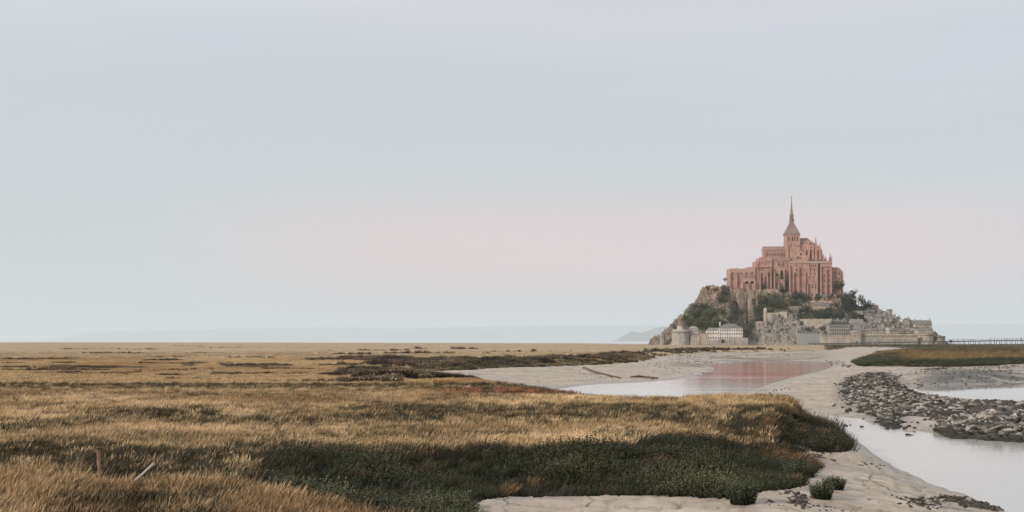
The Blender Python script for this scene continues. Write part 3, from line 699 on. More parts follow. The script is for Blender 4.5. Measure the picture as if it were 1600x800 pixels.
def f(mb):
    pbox(mb, 1249.6, 1266, 380.2, 420, 1493, 13)
    xc = P(1266, 0, 1499.5)[0]
    mb.lathe(xc, 1499.5, [(6.4, P(0, 420, 1499)[2]), (6.4, P(0, 380.6, 1499)[2])], 10)
    pbox(mb, 1256, 1285, 390.5, 420, 1488.5, 20); pbox(mb, 1262, 1279, 384.5, 420, 1490.5, 18)
    x0, _, z0 = P(1284, 407, 1489); x1, _, z1 = P(1292, 396, 1489)
    mb.poly([(x0, 1489, z0-3), (x1, 1489, z0-3), (x0, 1489, z1), (x0, 1503, z0-3), (x1, 1503, z0-3), (x0, 1503, z1)], [(0, 1, 2), (5, 4, 3), (1, 4, 5, 2), (0, 2, 5, 3), (0, 3, 4, 1)])
    # flying buttresses
    for a in (1260, 1265, 1270, 1275, 1280):
        p0 = P(a, 383, 1491); p1 = P(a+2.5, 391, 1486)
        mb.tube([(p0[0], 1494, p0[2]), ((p0[0]+p1[0])/2, 1489, p0[2]-1.2), (p1[0], 1485.5, p1[2])], [.5, .5, .6], 5)
ch = part('choir', M_ABB, f)
aw(ch, [(1266.5, 399.5, 1.6, 9, 1), (1272, 399.5, 1.6, 9, 1), (1277.4, 399.5, 1.6, 9, 1), (1260.5, 400, 1.4, 8, 1), (1282.4, 400, 1.2, 7, 1)], 1488.5)
def f(mb):
    x0, _, z0 = P(1249.6, 380.2, 1493); x1, _, z1 = P(1268, 371.2, 1493)
    mb.gable(x0-.1, x1+3, 1492.6, 1506.4, z0+.02, z1, 'x', 0, 0)
    mb.v[-1] = (x1-3.2, mb.v[-1][1], mb.v[-1][2])       # ridge stops short over the apse
    for a, p in ((1256, 390.4), (1262, 384.4)):
        pass
part('choir_roof', M_ABROOF, f)
def pinn(px, pb, pt, hwp, Y):
    def f(mb):
        s = Y/F; xc = P(px, 0, Y)[0]; za, zt_ = P(0, pb, Y)[2], P(0, pt, Y)[2]; zm = za+(zt_-za)*0.52; r = hwp*s
        mb.box(xc-r, xc+r, Y-r, Y+r*1.6, za, zm)
        mb.box(xc-r*1.2, xc+r*1.2, Y-r*1.2, Y+r*1.8, zm, zm+.5)
        mb.lathe(xc, Y+.2*r, [(r*1.35, zm+.5), (r*.7, zm+(zt_-zm)*.45), (.08, zt_)], 4, 0, math.pi/4)
        for dx in (-1, 1): mb.lathe(xc+dx*r, Y-r*.8, [(r*.32, zm+.3), (.05, zm+(zt_-zm)*.42)], 4, 0, math.pi/4)
    part('pinnacle', M_ABB, f)
for a in ((1257.5, 404, 384.5, 1.1, 1486.2), (1263.8, 406, 378.5, 1.3, 1486), (1269.8, 406, 374.8, 1.5, 1486.4), (1274.7, 407, 368.5, 2.1, 1487), (1281.2, 407, 377.6, 1.7, 1486), (1286.6, 408, 395.6, 1.3, 1486), (1290.2, 409, 400.5, 1.0, 1486.4), (1297.6, 416, 395.6, 2.0, 1481)): pinn(*a)
# the tall northern hall
def f(mb):
    pbox(mb, 1233.6, 1278.2, 411.5, 472, 1477, 20); pbox(mb, 1281.8, 1300.2, 411.5, 474, 1477, 20); pbox(mb, 1278.2, 1281.8, 412.6, 474, 1480.2, 16)
    pbox(mb, 1233.2, 1300.6, 410.4, 411.5, 1476.5, 21)
    for a, tp in ((1234.4, 414), (1240, 424), (1248.6, 416), (1258.4, 424), (1262, 444), (1277.2, 414), (1283, 415), (1291.6, 420), (1299.4, 413)):
        pbox(mb, a-.85, a+.85, tp, 474, 1474.2, 4, 0, (.1, .9))
    pbox(mb, 1263, 1277, 418.4, 419.0, 1476.5, 1); pbox(mb, 1284, 1291, 432, 432.6, 1476.5, 1); pbox(mb, 1249, 1277, 443.6, 444.3, 1476.2, 1.2)
mh = part('monastery_hall', M_ABB, f)
aw(mh, [(1243.8, 414.4, 1.7, 3, 1), (1244.6, 421.6, 1.3, 3.6), (1244.6, 429.2, 1.3, 4.2), (1258.6 - 2, 430, 1.2, 3.4), (1256, 421, 1.0, 2), (1253, 414.6, 1.2, 2.2), (1266.4, 421.6, 1.4, 3.4), (1272.2, 421.8, 1.4, 3.4), (1266, 427.4, 1.4, 3), (1273.4, 427.6, 1.6, 3), (1264.6, 433.4, 1.1, 3.4), (1271.4, 433, 1.2, 3.2), (1271.6, 440.2, 1.1, 2), (1256, 448.8, 1.2, 2.6), (1265.2, 447.2, 1.1, 2.6), (1251.5, 440, 1.0, 2.4), (1269, 448, 2.4, 3, 1), (1274.4, 449, 1.4, 3.6)]
   + [(1264.8+3.1*i, 414.6, 1.5, 3.2, 1) for i in range(4)] + [(1286+2.1*i, 417.4, 1.0, 2.4, 1) for i in range(6)]
   + [(1288.3, 430.4, 1.2, 3.8), (1295.4, 430.4, 1.2, 3.4), (1288.2, 438.4, 1.2, 3.6), (1296, 438, 1.2, 3), (1289.6, 423, 1.1, 2.8), (1294, 423, 1.1, 2.8), (1287.6, 447, 1.1, 3.8), (1295.6, 447, 1.1, 3), (1253, 429, .9, 3), (1237.5, 430, .9, 2.4), (1237.5, 444, .9, 2.4)], 1477, fm=M_ABB2)
def f(mb):
    x0, _, z0 = P(1233.3, 410.4, 1476.6); x1, _, z1 = P(1300.5, 406.3, 1476.6)
    mb.gable(x0, x1, 1476.9, 1497, z0+.02, z1, 'x', 0, 1.2)
part('hall_roof', stone('hall_slates', (0.33, 0.23, 0.19), (0.40, 0.28, 0.235), (0.45, 0.33, 0.27), 0.3), f)
def f(mb):
    pbox(mb, 1300.3, 1311.6, 418.4, 474, 1480, 18); pbox(mb, 1311.6, 1317.6, 424.6, 474, 1480.6, 15)
    x0, _, z0 = P(1311.5, 424.6, 1481); x1, _, z1 = P(1317.5, 418.6, 1481)
    mb.poly([(x0, 1481, z0), (x1, 1481, z0), (x0, 1481, z1), (x0, 1494, z0), (x1, 1494, z0), (x0, 1494, z1)], [(0, 1, 2), (5, 4, 3), (1, 4, 5, 2), (0, 2, 5, 3)])
    for i in range(5): pbox(mb, 1300.6+i*2.25, 1301.8+i*2.25, 417.2, 418.5, 1480, 1.2)
    for a in (1303, 1308, 1313.6, 1317): pbox(mb, a-.5, a+.5, 424, 474, 1478.8, 2, 0, (.1, .6))
ew = part('eastern_range', M_ABB, f)
aw(ew, [(1305.4, 426, 1.2, 3), (1310.4, 427, 1.2, 3), (1315.4, 430, 1.1, 3), (1305.4, 434, 1.2, 3), (1310.4, 435, 1.2, 3)], 1480)

# ---- ordinary houses
def house(name, cat, label, px0, px1, pye, pyr, pyb, Y, depth, wall=M_GRAN2, roof=M_SLATE, axis='x', rows=0, cols=0, chim=(), hip=0.0, win=(1.1, 1.9), group=None, bury=6.0):
    x0 = P(px0, 0, Y)[0]; x1 = P(px1, 0, Y)[0]; zb = P(0, pyb, Y)[2]; ze = P(0, pye, Y)[2]; zr = P(0, pyr, Y)[2]
    org = ((x0+x1)/2, Y, zb); E = empty(name, org, label, cat, group)
    mb = MB(); mb.box(x0, x1, Y, Y+depth, zb-bury, ze)
    if hip == 0 and zr > ze: mb.gable(x0+.01, x1-.01, Y+.01, Y+depth-.01, ze, zr, axis)
    wl = mb.build('wall', wall, E, org)
    if zr > ze:
        mb = MB()
        if hip > 0: mb.gable(x0-.4, x1+.4, Y-.4, Y+depth+.4, ze+.02, zr, axis, 0, hip)
        else: roof_slabs(mb, x0, x1, Y, Y+depth, ze, zr, axis, 0.35, 0.28)
    else:
        mb = MB(); mb.box(x0-.2, x1+.2, Y-.2, Y+depth+.2, ze, ze+.5)
    rf = mb.build('roof', roof, E, org)
    for cpx in chim:
        mb = MB(); x, _, _ = P(cpx, 0, Y); yy = Y+depth*(.5 if axis == 'x' else .35)
        mb.box(x-.55, x+.55, yy-.45, yy+.45, (ze+zr)/2, zr+1.6); mb.box(x-.65, x+.65, yy-.55, yy+.55, zr+1.6, zr+1.85)
        mb.build('chimney', wall, rf, org)
    for r in range(rows):
        for c_ in range(cols):
            a = px0+(c_+.5)*(px1-px0)/cols; b_ = pye+(r+.55)*(pyb-pye)/rows
            window(E, org, a, b_, win[0], win[1], Y-.02, False, wall)
    return E
# white barracks by the water, left
house('barracks', 'house', 'white two-storey wing with grey roof beside the round tower', 1105, 1124, 517, 512, 531, 1404, 10, M_WHITE, M_SLATE, 'x', 2, 5, (), 2.5, (1.5, 3.2))
house('barracks', 'house', 'tall white three-storey house with grey hipped roof at the waterside', 1124, 1160.5, 513, 505.5, 530, 1402, 15, M_WHITE, M_SLATE, 'x', 3, 10, (1126.5,), 7.5, (1.4, 3.0))
def wallthing(name, label, cat, boxes, mat=M_GRAN, wins=(), Y=1400, crenel=None, parapet=None, org=None):
    px = (boxes[0][0]+boxes[0][1])/2; org = P(px, boxes[0][3], boxes[0][4]); E = empty(name, org, label, cat)
    mb = MB()
    for b_ in boxes: pbox(mb, *b_)
    mb.build('wall', mat, E, org)
    if parapet:
        mb = MB()
        for b_ in parapet: pbox(mb, *b_)
        mb.build('parapet', mat, E, org)
    if crenel:
        a, b_, py, n, Yc = crenel
        for i in range(n):
            mb = MB(); c_ = a+(i+.25)*(b_-a)/n; pbox(mb, c_, c_+(b_-a)/n*.5, py-1.1, py, Yc, 1.0); mb.build('merlon', mat, E, org)
    for (a, b_, w_, h_, *r) in wins: window(E, org, a, b_, w_, h_, Y-.02, bool(r and r[0]), mat)
    return E
wallthing('quay_wall', 'low pale terrace wall in front of the white three-storey house', 'wall', [(1143.5, 1169, 527.6, 539, 1398, 3)], M_GRAN2, [(1149, 534.8, 1.6, .9), (1162, 534.8, 1.6, .9)], 1398)
wallthing('gate_wall', 'pale wall with an arched doorway below the white barracks', 'wall', [(1105.5, 1124, 531, 539, 1400, 3), (1124, 1143.5, 529.6, 539, 1399.4, 3)], M_GRAN2, [(1129.7, 533.4, 5.2, 5.6, 1), (1134.6, 534.6, 1.2, 2.4), (1140, 534, 1.2, 2)], 1399.4)
wallthing('curtain_wall', 'sandy battlemented wall between round tower and white barracks', 'wall', [(1078, 1094, 523.4, 539, 1403, 3), (1094, 1105.3, 521.0, 539, 1403.6, 3)], M_GRAN, [(1085, 522.5+2.6, 1.0, 1.2)], 1403, (1079, 1105, 521.6, 9, 1403.1))
def round_tower(name, label, cx, r_px, pyt, pyb, Y, band_py=None, wins=(), extra=None, mat=M_GRAN, batter=1.0):
    org = P(cx, pyb, Y); E = empty(name, org, label, 'tower'); s = Y/F; xc = org[0]; yc = Y+r_px*s
    mb = MB(); r = r_px*s
    mb.lathe(xc, yc, [(r*batter+.15, P(0, pyb, Y)[2]-2), (r, P(0, pyb-6, Y)[2]), (r, P(0, pyt, Y)[2])], 24)
    mb.build('wall', mat, E, org)
    if band_py:
        mb = MB(); zb = P(0, band_py, Y)[2]; zt_ = P(0, pyt-.01, Y)[2]
        n = 24
        mb.lathe(xc, yc, [(r+.1, zb-.5), (r+.75, zb+.1), (r+.75, zt_+.6), (r+.1, zt_+.6)], n)
        mb.build('parapet', mat, E, org)
    for (a, b_, w_, h_) in wins:
        an = math.asin(max(-.95, min(.95, (a-cx)/r_px))); key = (False, mat.name)
        if key not in WIN: WIN[key] = win_mesh(False, mat)
        o = link('window', WIN[key], E, (xc+(r+.03)*math.sin(an)-org[0], yc-(r+.03)*math.cos(an)-org[1], P(0, b_+h_/2, Y)[2]-org[2]))
        o.scale = (w_*s*1.3, 1, h_*s*1.1); o.rotation_euler.z = an
    if extra: extra(E, org, xc, yc, s)
    return E
def gab(E, org, xc, yc, s):
    zt_ = P(0, 516, 1400)[2]
    mb = MB(); mb.lathe(xc-.5*s, yc, [(4.8*s, zt_), (4.8*s, P(0, 508.8, 1400)[2])], 14); tu = mb.build('turret', M_GRAN2, E, org)
    mb = MB(); mb.lathe(xc-.5*s, yc, [(5.2*s, P(0, 508.8, 1400)[2]), (2.6*s, P(0, 503, 1400)[2]), (.15, P(0, 499.4, 1400)[2])], 14); mb.build('roof', M_SLATE2, tu, org)
    mb = MB(); mb.lathe(xc, yc, [(12.6*s, P(0, 518, 1400)[2]), (12.0*s, P(0, 514.6, 1400)[2])], 24); mb.build('upper_ring', M_GRAN2, E, org)
round_tower('round_tower', 'stout pale round tower with turret at the left foot of the mount', 1065, 13.6, 518.4, 538, 1398, 519.2, [(1061, 521.6, 1.8, 1.1), (1071, 521.6, 1.5, 1.1), (1055, 527.6, 1.3, 1.1), (1064.6, 527.8, 1.2, 1.1), (1070.8, 527.6, 1.5, 1.2), (1066, 535, 2.6, 1.6)], gab, M_GRAN2, 1.05)
E = house('guard_house', 'house', 'grey stone guard house with rounded roof right of the round tower', 1077, 1091, 513, 509.6, 526, 1408, 10, M_GRAN2, M_GRAN2, 'x', 2, 2, (), 3.0, (1.2, 1.4))
round_tower('watch_tower', 'small ruined watch tower at the far left foot of the mount', 1036, 4.0, 523.4, 536, 1448, None, [(1035, 526.5, 1.0, 1.6), (1038, 529.4, 1.0, 1.4)], None, M_GRAN2)
# middle slope
round_tower('slender_turret', 'slender pale round turret standing on the rock face mid-slope', 1196.3, 2.7, 483.2, 512, siteY(1196, 511)-2, None, [(1196.6, 489, .9, 1.4)], lambda E, org, xc, yc, s: MB.build((lambda q: (q.lathe(xc, yc, [(3.0*s, org[2]+28.6*s), (1.5*s, org[2]+30.4*s), (.1, org[2]+31.2*s)], 12), q)[1])(MB()), 'roof', M_GRAN2, E, org), M_GRAN)
wallthing('ruined_wall', 'ruined sandy wall with openings left of the slender turret', 'wall', [(1181, 1193.6, 502, 515, siteY(1187, 512)-2, 3)], M_GRAN, [(1186.2, 507.4, 1.6, 2.8, 1), (1191.2, 507.6, 1.2, 2.6)], siteY(1187, 512)-2)
wallthing('terrace_wall', 'sloping sandy terrace wall right of the slender turret', 'wall', [(1199, 1216, 488.6, 504, siteY(1208, 500)-1, 3), (1216, 1230, 487.4, 499, siteY(1222, 494)-1, 3)], M_GRAN)
house('ruin', 'ruin', 'roofless stone ruin on the rock above the scree', 1229, 1247.4, 479.6, 479.0, 489, siteY(1238, 489), 6, M_GRAN2, M_GRAN, 'x', 1, 3, (), 0, (1.2, 3.2))
wallthing('long_terrace_wall', 'long sandy retaining wall behind the large grey hotel', 'wall', [(1251, 1300, 498.4, 514, siteY(1275, 508)-1, 3)], M_GRAN, [(1262, 504, 1, 1), (1282, 504, 1, 1)], siteY(1275, 508)-1)
wallthing('upper_terrace_wall', 'narrow tan terrace wall high below the rosy hall', 'wall', [(1262, 1300, 470.2, 476, siteY(1280, 474)-1, 2.5)], M_ABB2)
house('cottage', 'house', 'long tan cottage with grey roof among trees below the abbey', 1271, 1296, 477.6, 472.6, 487, siteY(1284, 486), 8, stone('tan_wall', (0.40, 0.31, 0.22), (0.48, 0.375, 0.275), (0.55, 0.44, 0.33), 0.2), M_SLATE, 'x', 1, 6, (1290,), 0, (1.2, 2.2))
wallthing('garden_wall', 'pale garden wall below the biggest dark tree', 'wall', [(1320, 1349, 485.4, 492, siteY(1335, 490)-1, 2)], M_GRAN2)
house('shed', 'shed', 'low grey flat-roofed shed at the foot of the scree', 1248.5, 1283, 521, 521, 536, 1402, 9, plain('grey_render', (0.27, 0.28, 0.275), .9), plain('grey_felt', (0.22, 0.23, 0.23), .9), 'x', 0, 0)
M_HOT = stone('hotel_granite', (0.25, 0.24, 0.22), (0.33, 0.31, 0.285), (0.39, 0.37, 0.34), 0.2)
HO = house('hotel', 'hotel', 'large grey mansard hotel with dormers above the rampart wall', 1296, 1329, 507.4, 499.4, 524, 1412, 14, M_HOT, M_SLATE, 'x', 3, 9, (1311.8, 1321), 5.5, (1.4, 2.8))
for a in (1299, 1303, 1307, 1311, 1317, 1322):
    mb = MB(); pbox(mb, a-1.1, a+1.1, 501.4, 506.6, 1411.7, 4); x0, _, z0 = P(a-1.2, 501.4, 1411.6); x1, _, z1 = P(a+1.2, 500.2, 1411.6); mb.gable(x0, x1, 1411.6, 1415.8, z0, z1, 'y')
    o_ = HO['label']; dm = mb.build('dormer', M_SLATE, HO, tuple(HO.location)); window(dm, tuple(HO.location), a, 504.3, 1.2, 2.4, 1411.66, False, M_HOT)
house('hotel_wing', 'house', 'plain grey wing with long pitched roof right of the mansard hotel', 1329.2, 1350, 505.6, 499, 524, 1413.5, 12, M_HOT, M_SLATE, 'x', 3, 3, (1343,), 0, (1.2, 2.0))
# ramparts
wallthing('rampart_wall', 'low rampart wall in front of the mansard hotel', 'wall', [(1282, 1332.4, 524.4, 538.5, 1399, 4)], M_GRAN, [(1292+6*i, 529, .8, .9) for i in range(7)], 1399, None, [(1281.8, 1332.4, 523.0, 524.4, 1398.4, 2)])
wallthing('gate_tower', 'square sandy gate tower with low roof at the middle of the ramparts', 'tower', [(1332.2, 1345.4, 517.6, 539, 1396.5, 9)], M_GRAN, [(1336, 524.4, .9, 1.4), (1342, 524.4, .9, 1.4), (1338.8, 535, 2.6, 4, 1)], 1396.5, (1332.2, 1345.4, 516.6, 6, 1396.2), [(1331.8, 1345.8, 516.6, 518.6, 1396, 10)])
wallthing('long_rampart', 'long straight rampart wall below the crowded village houses', 'wall', [(1345.6, 1434, 524.4, 538.5, 1400.5, 4)], M_GRAN, [(1352+9*i, 530, .8, 1.0) for i in range(9)], 1400.5, None, [(1345.6, 1434, 522.0, 524.4, 1399.6, 2)])
round_tower('bastion', 'broad round bastion ending the ramparts on the right', 1448, 14.0, 522.2, 538.5, 1403, 523.6, [(1440, 530.6, .9, 1.0), (1448, 530.6, .9, 1.0), (1456, 530.6, .9, 1.0)], None, M_GRAN, 1.04)
house('bastion_house', 'house', 'stone house with slate roof standing on top of the round bastion', 1435, 1458, 516, 512.6, 523, 1410, 12, M_GRAN, M_SLATE, 'x', 1, 5, (1456,), 0, (1.0, 1.8))
round_tower('low_tower', 'low grey round tower beyond the bastion, last before the sea', 1470.4, 8.4, 526, 538.5, 1440, 526.8, [], None, M_GRAN2, 1.03)
# village on the slope
SIL2X = [1345, 1356, 1373, 1380, 1388, 1400, 1410, 1425, 1432, 1455, 1462]; SIL2Y = [479, 475, 475.4, 480, 487, 491, 495, 496.5, 500.5, 501, 512]
WALLS = [(M_GRAN2, 'grey'), (M_GRAN, 'tan'), (M_GRAN2, 'grey'), (M_WHITE, 'white'), (M_GRAN, 'tan'), (M_GRAN2, 'grey')]
ROOFS = [(M_SLATE, 'slate'), (M_SLATE, 'slate'), (M_SLATE2, 'brown'), (M_SLATE, 'slate')]
ORD = ['first', 'second', 'third', 'fourth', 'fifth', 'sixth', 'seventh', 'eighth', 'ninth', 'tenth', 'eleventh', 'twelfth', 'thirteenth']
hr = random.Random(21)
VROWS = [(1347, 1435, 522.5, 515.8, 'the village row right above the rampart'), (1352, 1452, 515.5, 508.6, 'the second row above the rampart'), (1352, 1447, 508.5, 501.6, 'the third row above the rampart'),
         (1352, 1426, 501, 494.5, 'the fourth row above the rampart'), (1351, 1396, 493.5, 487, 'the fifth row above the rampart'), (1350, 1382, 487, 480.5, 'the topmost row under the trees')]
for ri, (a0, a1, pb, pe, where) in enumerate(VROWS):
    a = a0; k = 0
    while a < a1-3:
        wd_ = hr.uniform(6.0, 10.5); wd_ = min(wd_, a1-a); c_ = a+wd_/2
        wm, wn = hr.choice(WALLS); rm, rn = hr.choice(ROOFS)
        if wn == 'white' and ri > 2: wm, wn = M_GRAN2, 'grey'
        lim = max(np.interp(a, SIL2X, SIL2Y), np.interp(a+wd_, SIL2X, SIL2Y))
        pe_ = pe+hr.uniform(-1.6, 1.2); pr = pe_-hr.uniform(3.0, 5.0)
        if pr < lim+.3: sh = lim+hr.uniform(.3, 1.4)-pr; pr += sh; pe_ += sh
        if pe_ < pb-2 :
            ax = hr.choice('xxy'); yq = siteY(c_, pb)-1.5 if ri else 1412
            house('village_house', 'house', f'{wn} house with {rn} roof, {ORD[min(k, 12)]} from left in {where}', a, a+wd_-.25, pe_, pr, pb, yq+hr.uniform(-.8, .8), hr.uniform(7, 10), wm, rm, ax, 2 if pb-pe_ > 5.6 else 1, hr.choice((2, 2, 3)), ((a+wd_*hr.choice((.15, .85)),) if hr.random() < .7 else ()), 0, (1.15, 1.7), 'village houses crowded on the slope', 7)
            k += 1
        a += wd_
house('tall_house', 'house', 'tall square tower house rising above the village skyline', 1388, 1394.6, 484.6, 483.4, 500, siteY(1391, 499), 6, M_GRAN2, M_SLATE, 'x', 3, 1, (), 0, (1, 1.6))
house('gabled_house', 'house', 'wide grey-roofed house at the right end of the village skyline', 1432, 1456, 506.4, 500.6, 516, 1436, 10, M_GRAN, M_SLATE, 'x', 1, 4, (1455,), 0, (1.2, 2.2))
house('long_house', 'house', 'tan long house with pale roof below the garden wall', 1354, 1376.5, 504.6, 498.6, 510, siteY(1365, 509)-3, 8, stone('rosy_wall', (0.38, 0.28, 0.22), (0.45, 0.34, 0.265), (0.5, 0.39, 0.31), 0.2), M_SLATE, 'x', 1, 5, (), 0, (1.0, 1.8))

# ---- scree and boulders below the ruin (nobody could count them)
def rockmesh(seed, sub=1):
    if sub == 2:                                      # broken quarry stone: hull of a few random points
        r_ = random.Random(seed); bm = bmesh.new()
        for _ in range(13):
            q = Vector((r_.uniform(-1, 1), r_.uniform(-1, 1), r_.uniform(-1, 1))); q *= .56/max(abs(q.x), abs(q.y), abs(q.z))*r_.uniform(.72, 1); bm.verts.new(q)
        g_ = bmesh.ops.convex_hull(bm, input=bm.verts[:]); bmesh.ops.delete(bm, geom=[v for v in bm.verts if not v.link_faces], context='VERTS')
        bm.verts.index_update(); vs = np.array([v.co[:] for v in bm.verts]); fs = np.array([[v.index for v in f_.verts] for f_ in bm.faces]); bm.free(); return vs, fs
    bm = bmesh.new(); bmesh.ops.create_icosphere(bm, subdivisions=sub, radius=0.5)
    r_ = random.Random(seed); ax = [Vector((r_.uniform(-1, 1), r_.uniform(-1, 1), r_.uniform(-1, 1))).normalized() for _ in range(7)]; cut = [r_.uniform(.24, .42) for _ in ax]
    for v in bm.verts:
        for a_, c_ in zip(ax, cut):
            d_ = v.co.dot(a_)
            if d_ > c_: v.co -= a_*(d_-c_)
        v.co += Vector((r_.uniform(-1, 1), r_.uniform(-1, 1), r_.uniform(-1, 1)))*.025
    vs = np.array([v.co[:] for v in bm.verts]); bm.verts.index_update(); fs = np.array([[v.index for v in f_.verts] for f_ in bm.faces]); bm.free(); return vs, fs
ROCKS = [rockmesh(s) for s in range(40, 48)]
ROCKS2 = [rockmesh(s, 2) for s in range(60, 74)]
def joined(pos_, scl, rng_, shapes):
    Vs, Fs, off = [], [], 0; K = []
    for k, (p, s3) in enumerate(zip(pos_, scl)):
        v, f_ = shapes[rng_.integers(len(shapes))]
        M_ = np.array(Euler((rng_.uniform(-.45, .45), rng_.uniform(-.45, .45), rng_.uniform(0, 6.28))).to_matrix())
        Vs.append((v*s3) @ M_.T+p); Fs.append(f_+off); off += len(v); K.append(np.full(len(v), rng_.random()))
    return np.concatenate(Vs), np.concatenate(Fs), np.concatenate(K)
nb_ = 1500
bpx = rng.uniform(1178, 1286, nb_); bv = rng.random(nb_)**.8
bY = Yfoot(bpx)+bv*(Ypeak(bpx)-Yfoot(bpx))*.62
bz = rock_z(bpx, bY); keep = (HZ-(bz-H)*F/bY > 488+6*fbm(bpx/9, bpx*0, 2, 3))
bpx, bY, bz = bpx[keep], bY[keep], bz[keep]
sz = rng.uniform(.7, 2.6, len(bpx))[:, None]*np.array([1, .9, .7])
Vs, Fs, K = joined(np.stack([(bpx-800)/F*bY, bY, bz], -1), sz, rng, ROCKS)
M_SCREE, tt, b = newmat('scree_stone'); K_ = tt.add('ShaderNodeAttribute', attribute_name='k').outputs['Fac']
tt.l.new(tt.ramp(K_, [(0, (0.13, 0.118, 0.102)), (.5, (0.28, 0.255, 0.222)), (1, (0.46, 0.42, 0.375))]), b.inputs['Base Color']); b.inputs['Roughness'].default_value = .95
me = mesh_np('scree', Vs, Fs, [M_SCREE]); fattr(me, 'k', K)
tag(link('scree', me), 'pale tumbled scree of boulders below the stone ruin', 'scree', kind='stuff')

# ---- trees
def crown_mesh(seed, n=620):
    r_ = np.random.default_rng(seed); C_ = []
    m_ = 16
    cc = r_.normal(size=(m_, 3)); cc /= np.linalg.norm(cc, axis=1)[:, None]; cc *= r_.uniform(.3, .88, m_)[:, None]; cc[:, 2] *= .9
    rad = r_.uniform(.16, .40, m_)
    k = r_.integers(0, m_, n); d_ = r_.normal(size=(n, 3)); d_ /= np.linalg.norm(d_, axis=1)[:, None]
    p = cc[k]+d_*(rad[k]*r_.uniform(.55, 1.08, n))[:, None]
    nrm = d_+r_.normal(size=(n, 3))*.5; nrm /= np.linalg.norm(nrm, axis=1)[:, None]
    u_ = np.cross(nrm, r_.normal(size=(n, 3))); u_ /= np.linalg.norm(u_, axis=1)[:, None]; v_ = np.cross(nrm, u_)
    s_ = r_.uniform(.045, .105, n)[:, None]
    V_ = np.stack([p-u_*s_, p+v_*s_*.7, p+u_*s_, p-v_*s_*.7+nrm*s_*.4], 1).reshape(-1, 3)
    F_ = np.arange(4*n).reshape(n, 4)
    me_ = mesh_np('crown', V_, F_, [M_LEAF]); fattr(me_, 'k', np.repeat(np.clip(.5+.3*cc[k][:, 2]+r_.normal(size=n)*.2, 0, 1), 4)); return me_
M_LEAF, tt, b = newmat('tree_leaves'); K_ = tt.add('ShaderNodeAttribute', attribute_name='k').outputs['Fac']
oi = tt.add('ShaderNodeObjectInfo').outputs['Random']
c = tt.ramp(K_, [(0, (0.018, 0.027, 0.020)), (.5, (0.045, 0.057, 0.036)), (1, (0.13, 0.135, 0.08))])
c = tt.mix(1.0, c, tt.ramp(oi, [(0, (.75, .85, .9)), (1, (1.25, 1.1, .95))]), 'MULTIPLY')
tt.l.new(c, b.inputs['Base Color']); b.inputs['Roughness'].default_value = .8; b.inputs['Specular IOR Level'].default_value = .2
M_LEAFR = M_LEAF.copy(); M_LEAFR.name = 'russet_leaves'
for n_ in M_LEAFR.node_tree.nodes:
    if n_.type == 'VALTORGB' and len(n_.color_ramp.elements) == 3:
        for e_, c_ in zip(n_.color_ramp.elements, ((.16, .06, .045), (.28, .11, .085), (.4, .2, .15))): e_.color = c_+(1,)
CROWNS = [crown_mesh(s) for s in range(70, 76)]
def trunk_mesh(seed):
    r_ = random.Random(seed); mb = MB()
    mb.tube([(0, 0, 0), (r_.uniform(-.05, .05), 0, .35), (r_.uniform(-.08, .08), .03, .75), (0, 0, 1.1)], [.085, .06, .045, .02], 7)
    for i in range(5):
        an = i*1.26+r_.random(); h0 = r_.uniform(.35, .7)
        mb.tube([(0, 0, h0), (.3*math.cos(an), .3*math.sin(an), h0+.25), (.6*math.cos(an), .6*math.sin(an), h0+.55)], [.035, .022, .008], 5)
    return mb.mesh('trunk', M_BARK)
TRUNKS = [trunk_mesh(s) for s in range(3)]
def tree(px, py, rx, ry, label, name='tree', cat='tree', Y=None, russet=False, lean=0.0):
    base = py+ry
    if Y is None: Y = siteY(px, min(base, 534))
    s = Y/F; x, _, z0 = P(px, base, Y)
    E = empty(name, (x, Y, z0-1.0), label, cat, 'trees and bushes on the mount')
    tr_ = link('trunk', TRUNKS[random.randrange(3)], E); h_ = ry*s
    tr_.scale = (h_*.9, h_*.9, h_*1.35)
    me_ = CROWNS[random.randrange(6)]
    if russet: me_ = me_.copy(); me_.materials[0] = M_LEAFR
    cr = link('crown', me_, E, (0, 0, h_*1.0+1.0)); cr.scale = (rx*s*1.12, min(rx, ry*1.2)*s*1.0, ry*s*1.12); cr.rotation_euler.z = random.uniform(0, 6.28) if abs(rx-ry) < .35*ry else random.choice((0, math.pi))
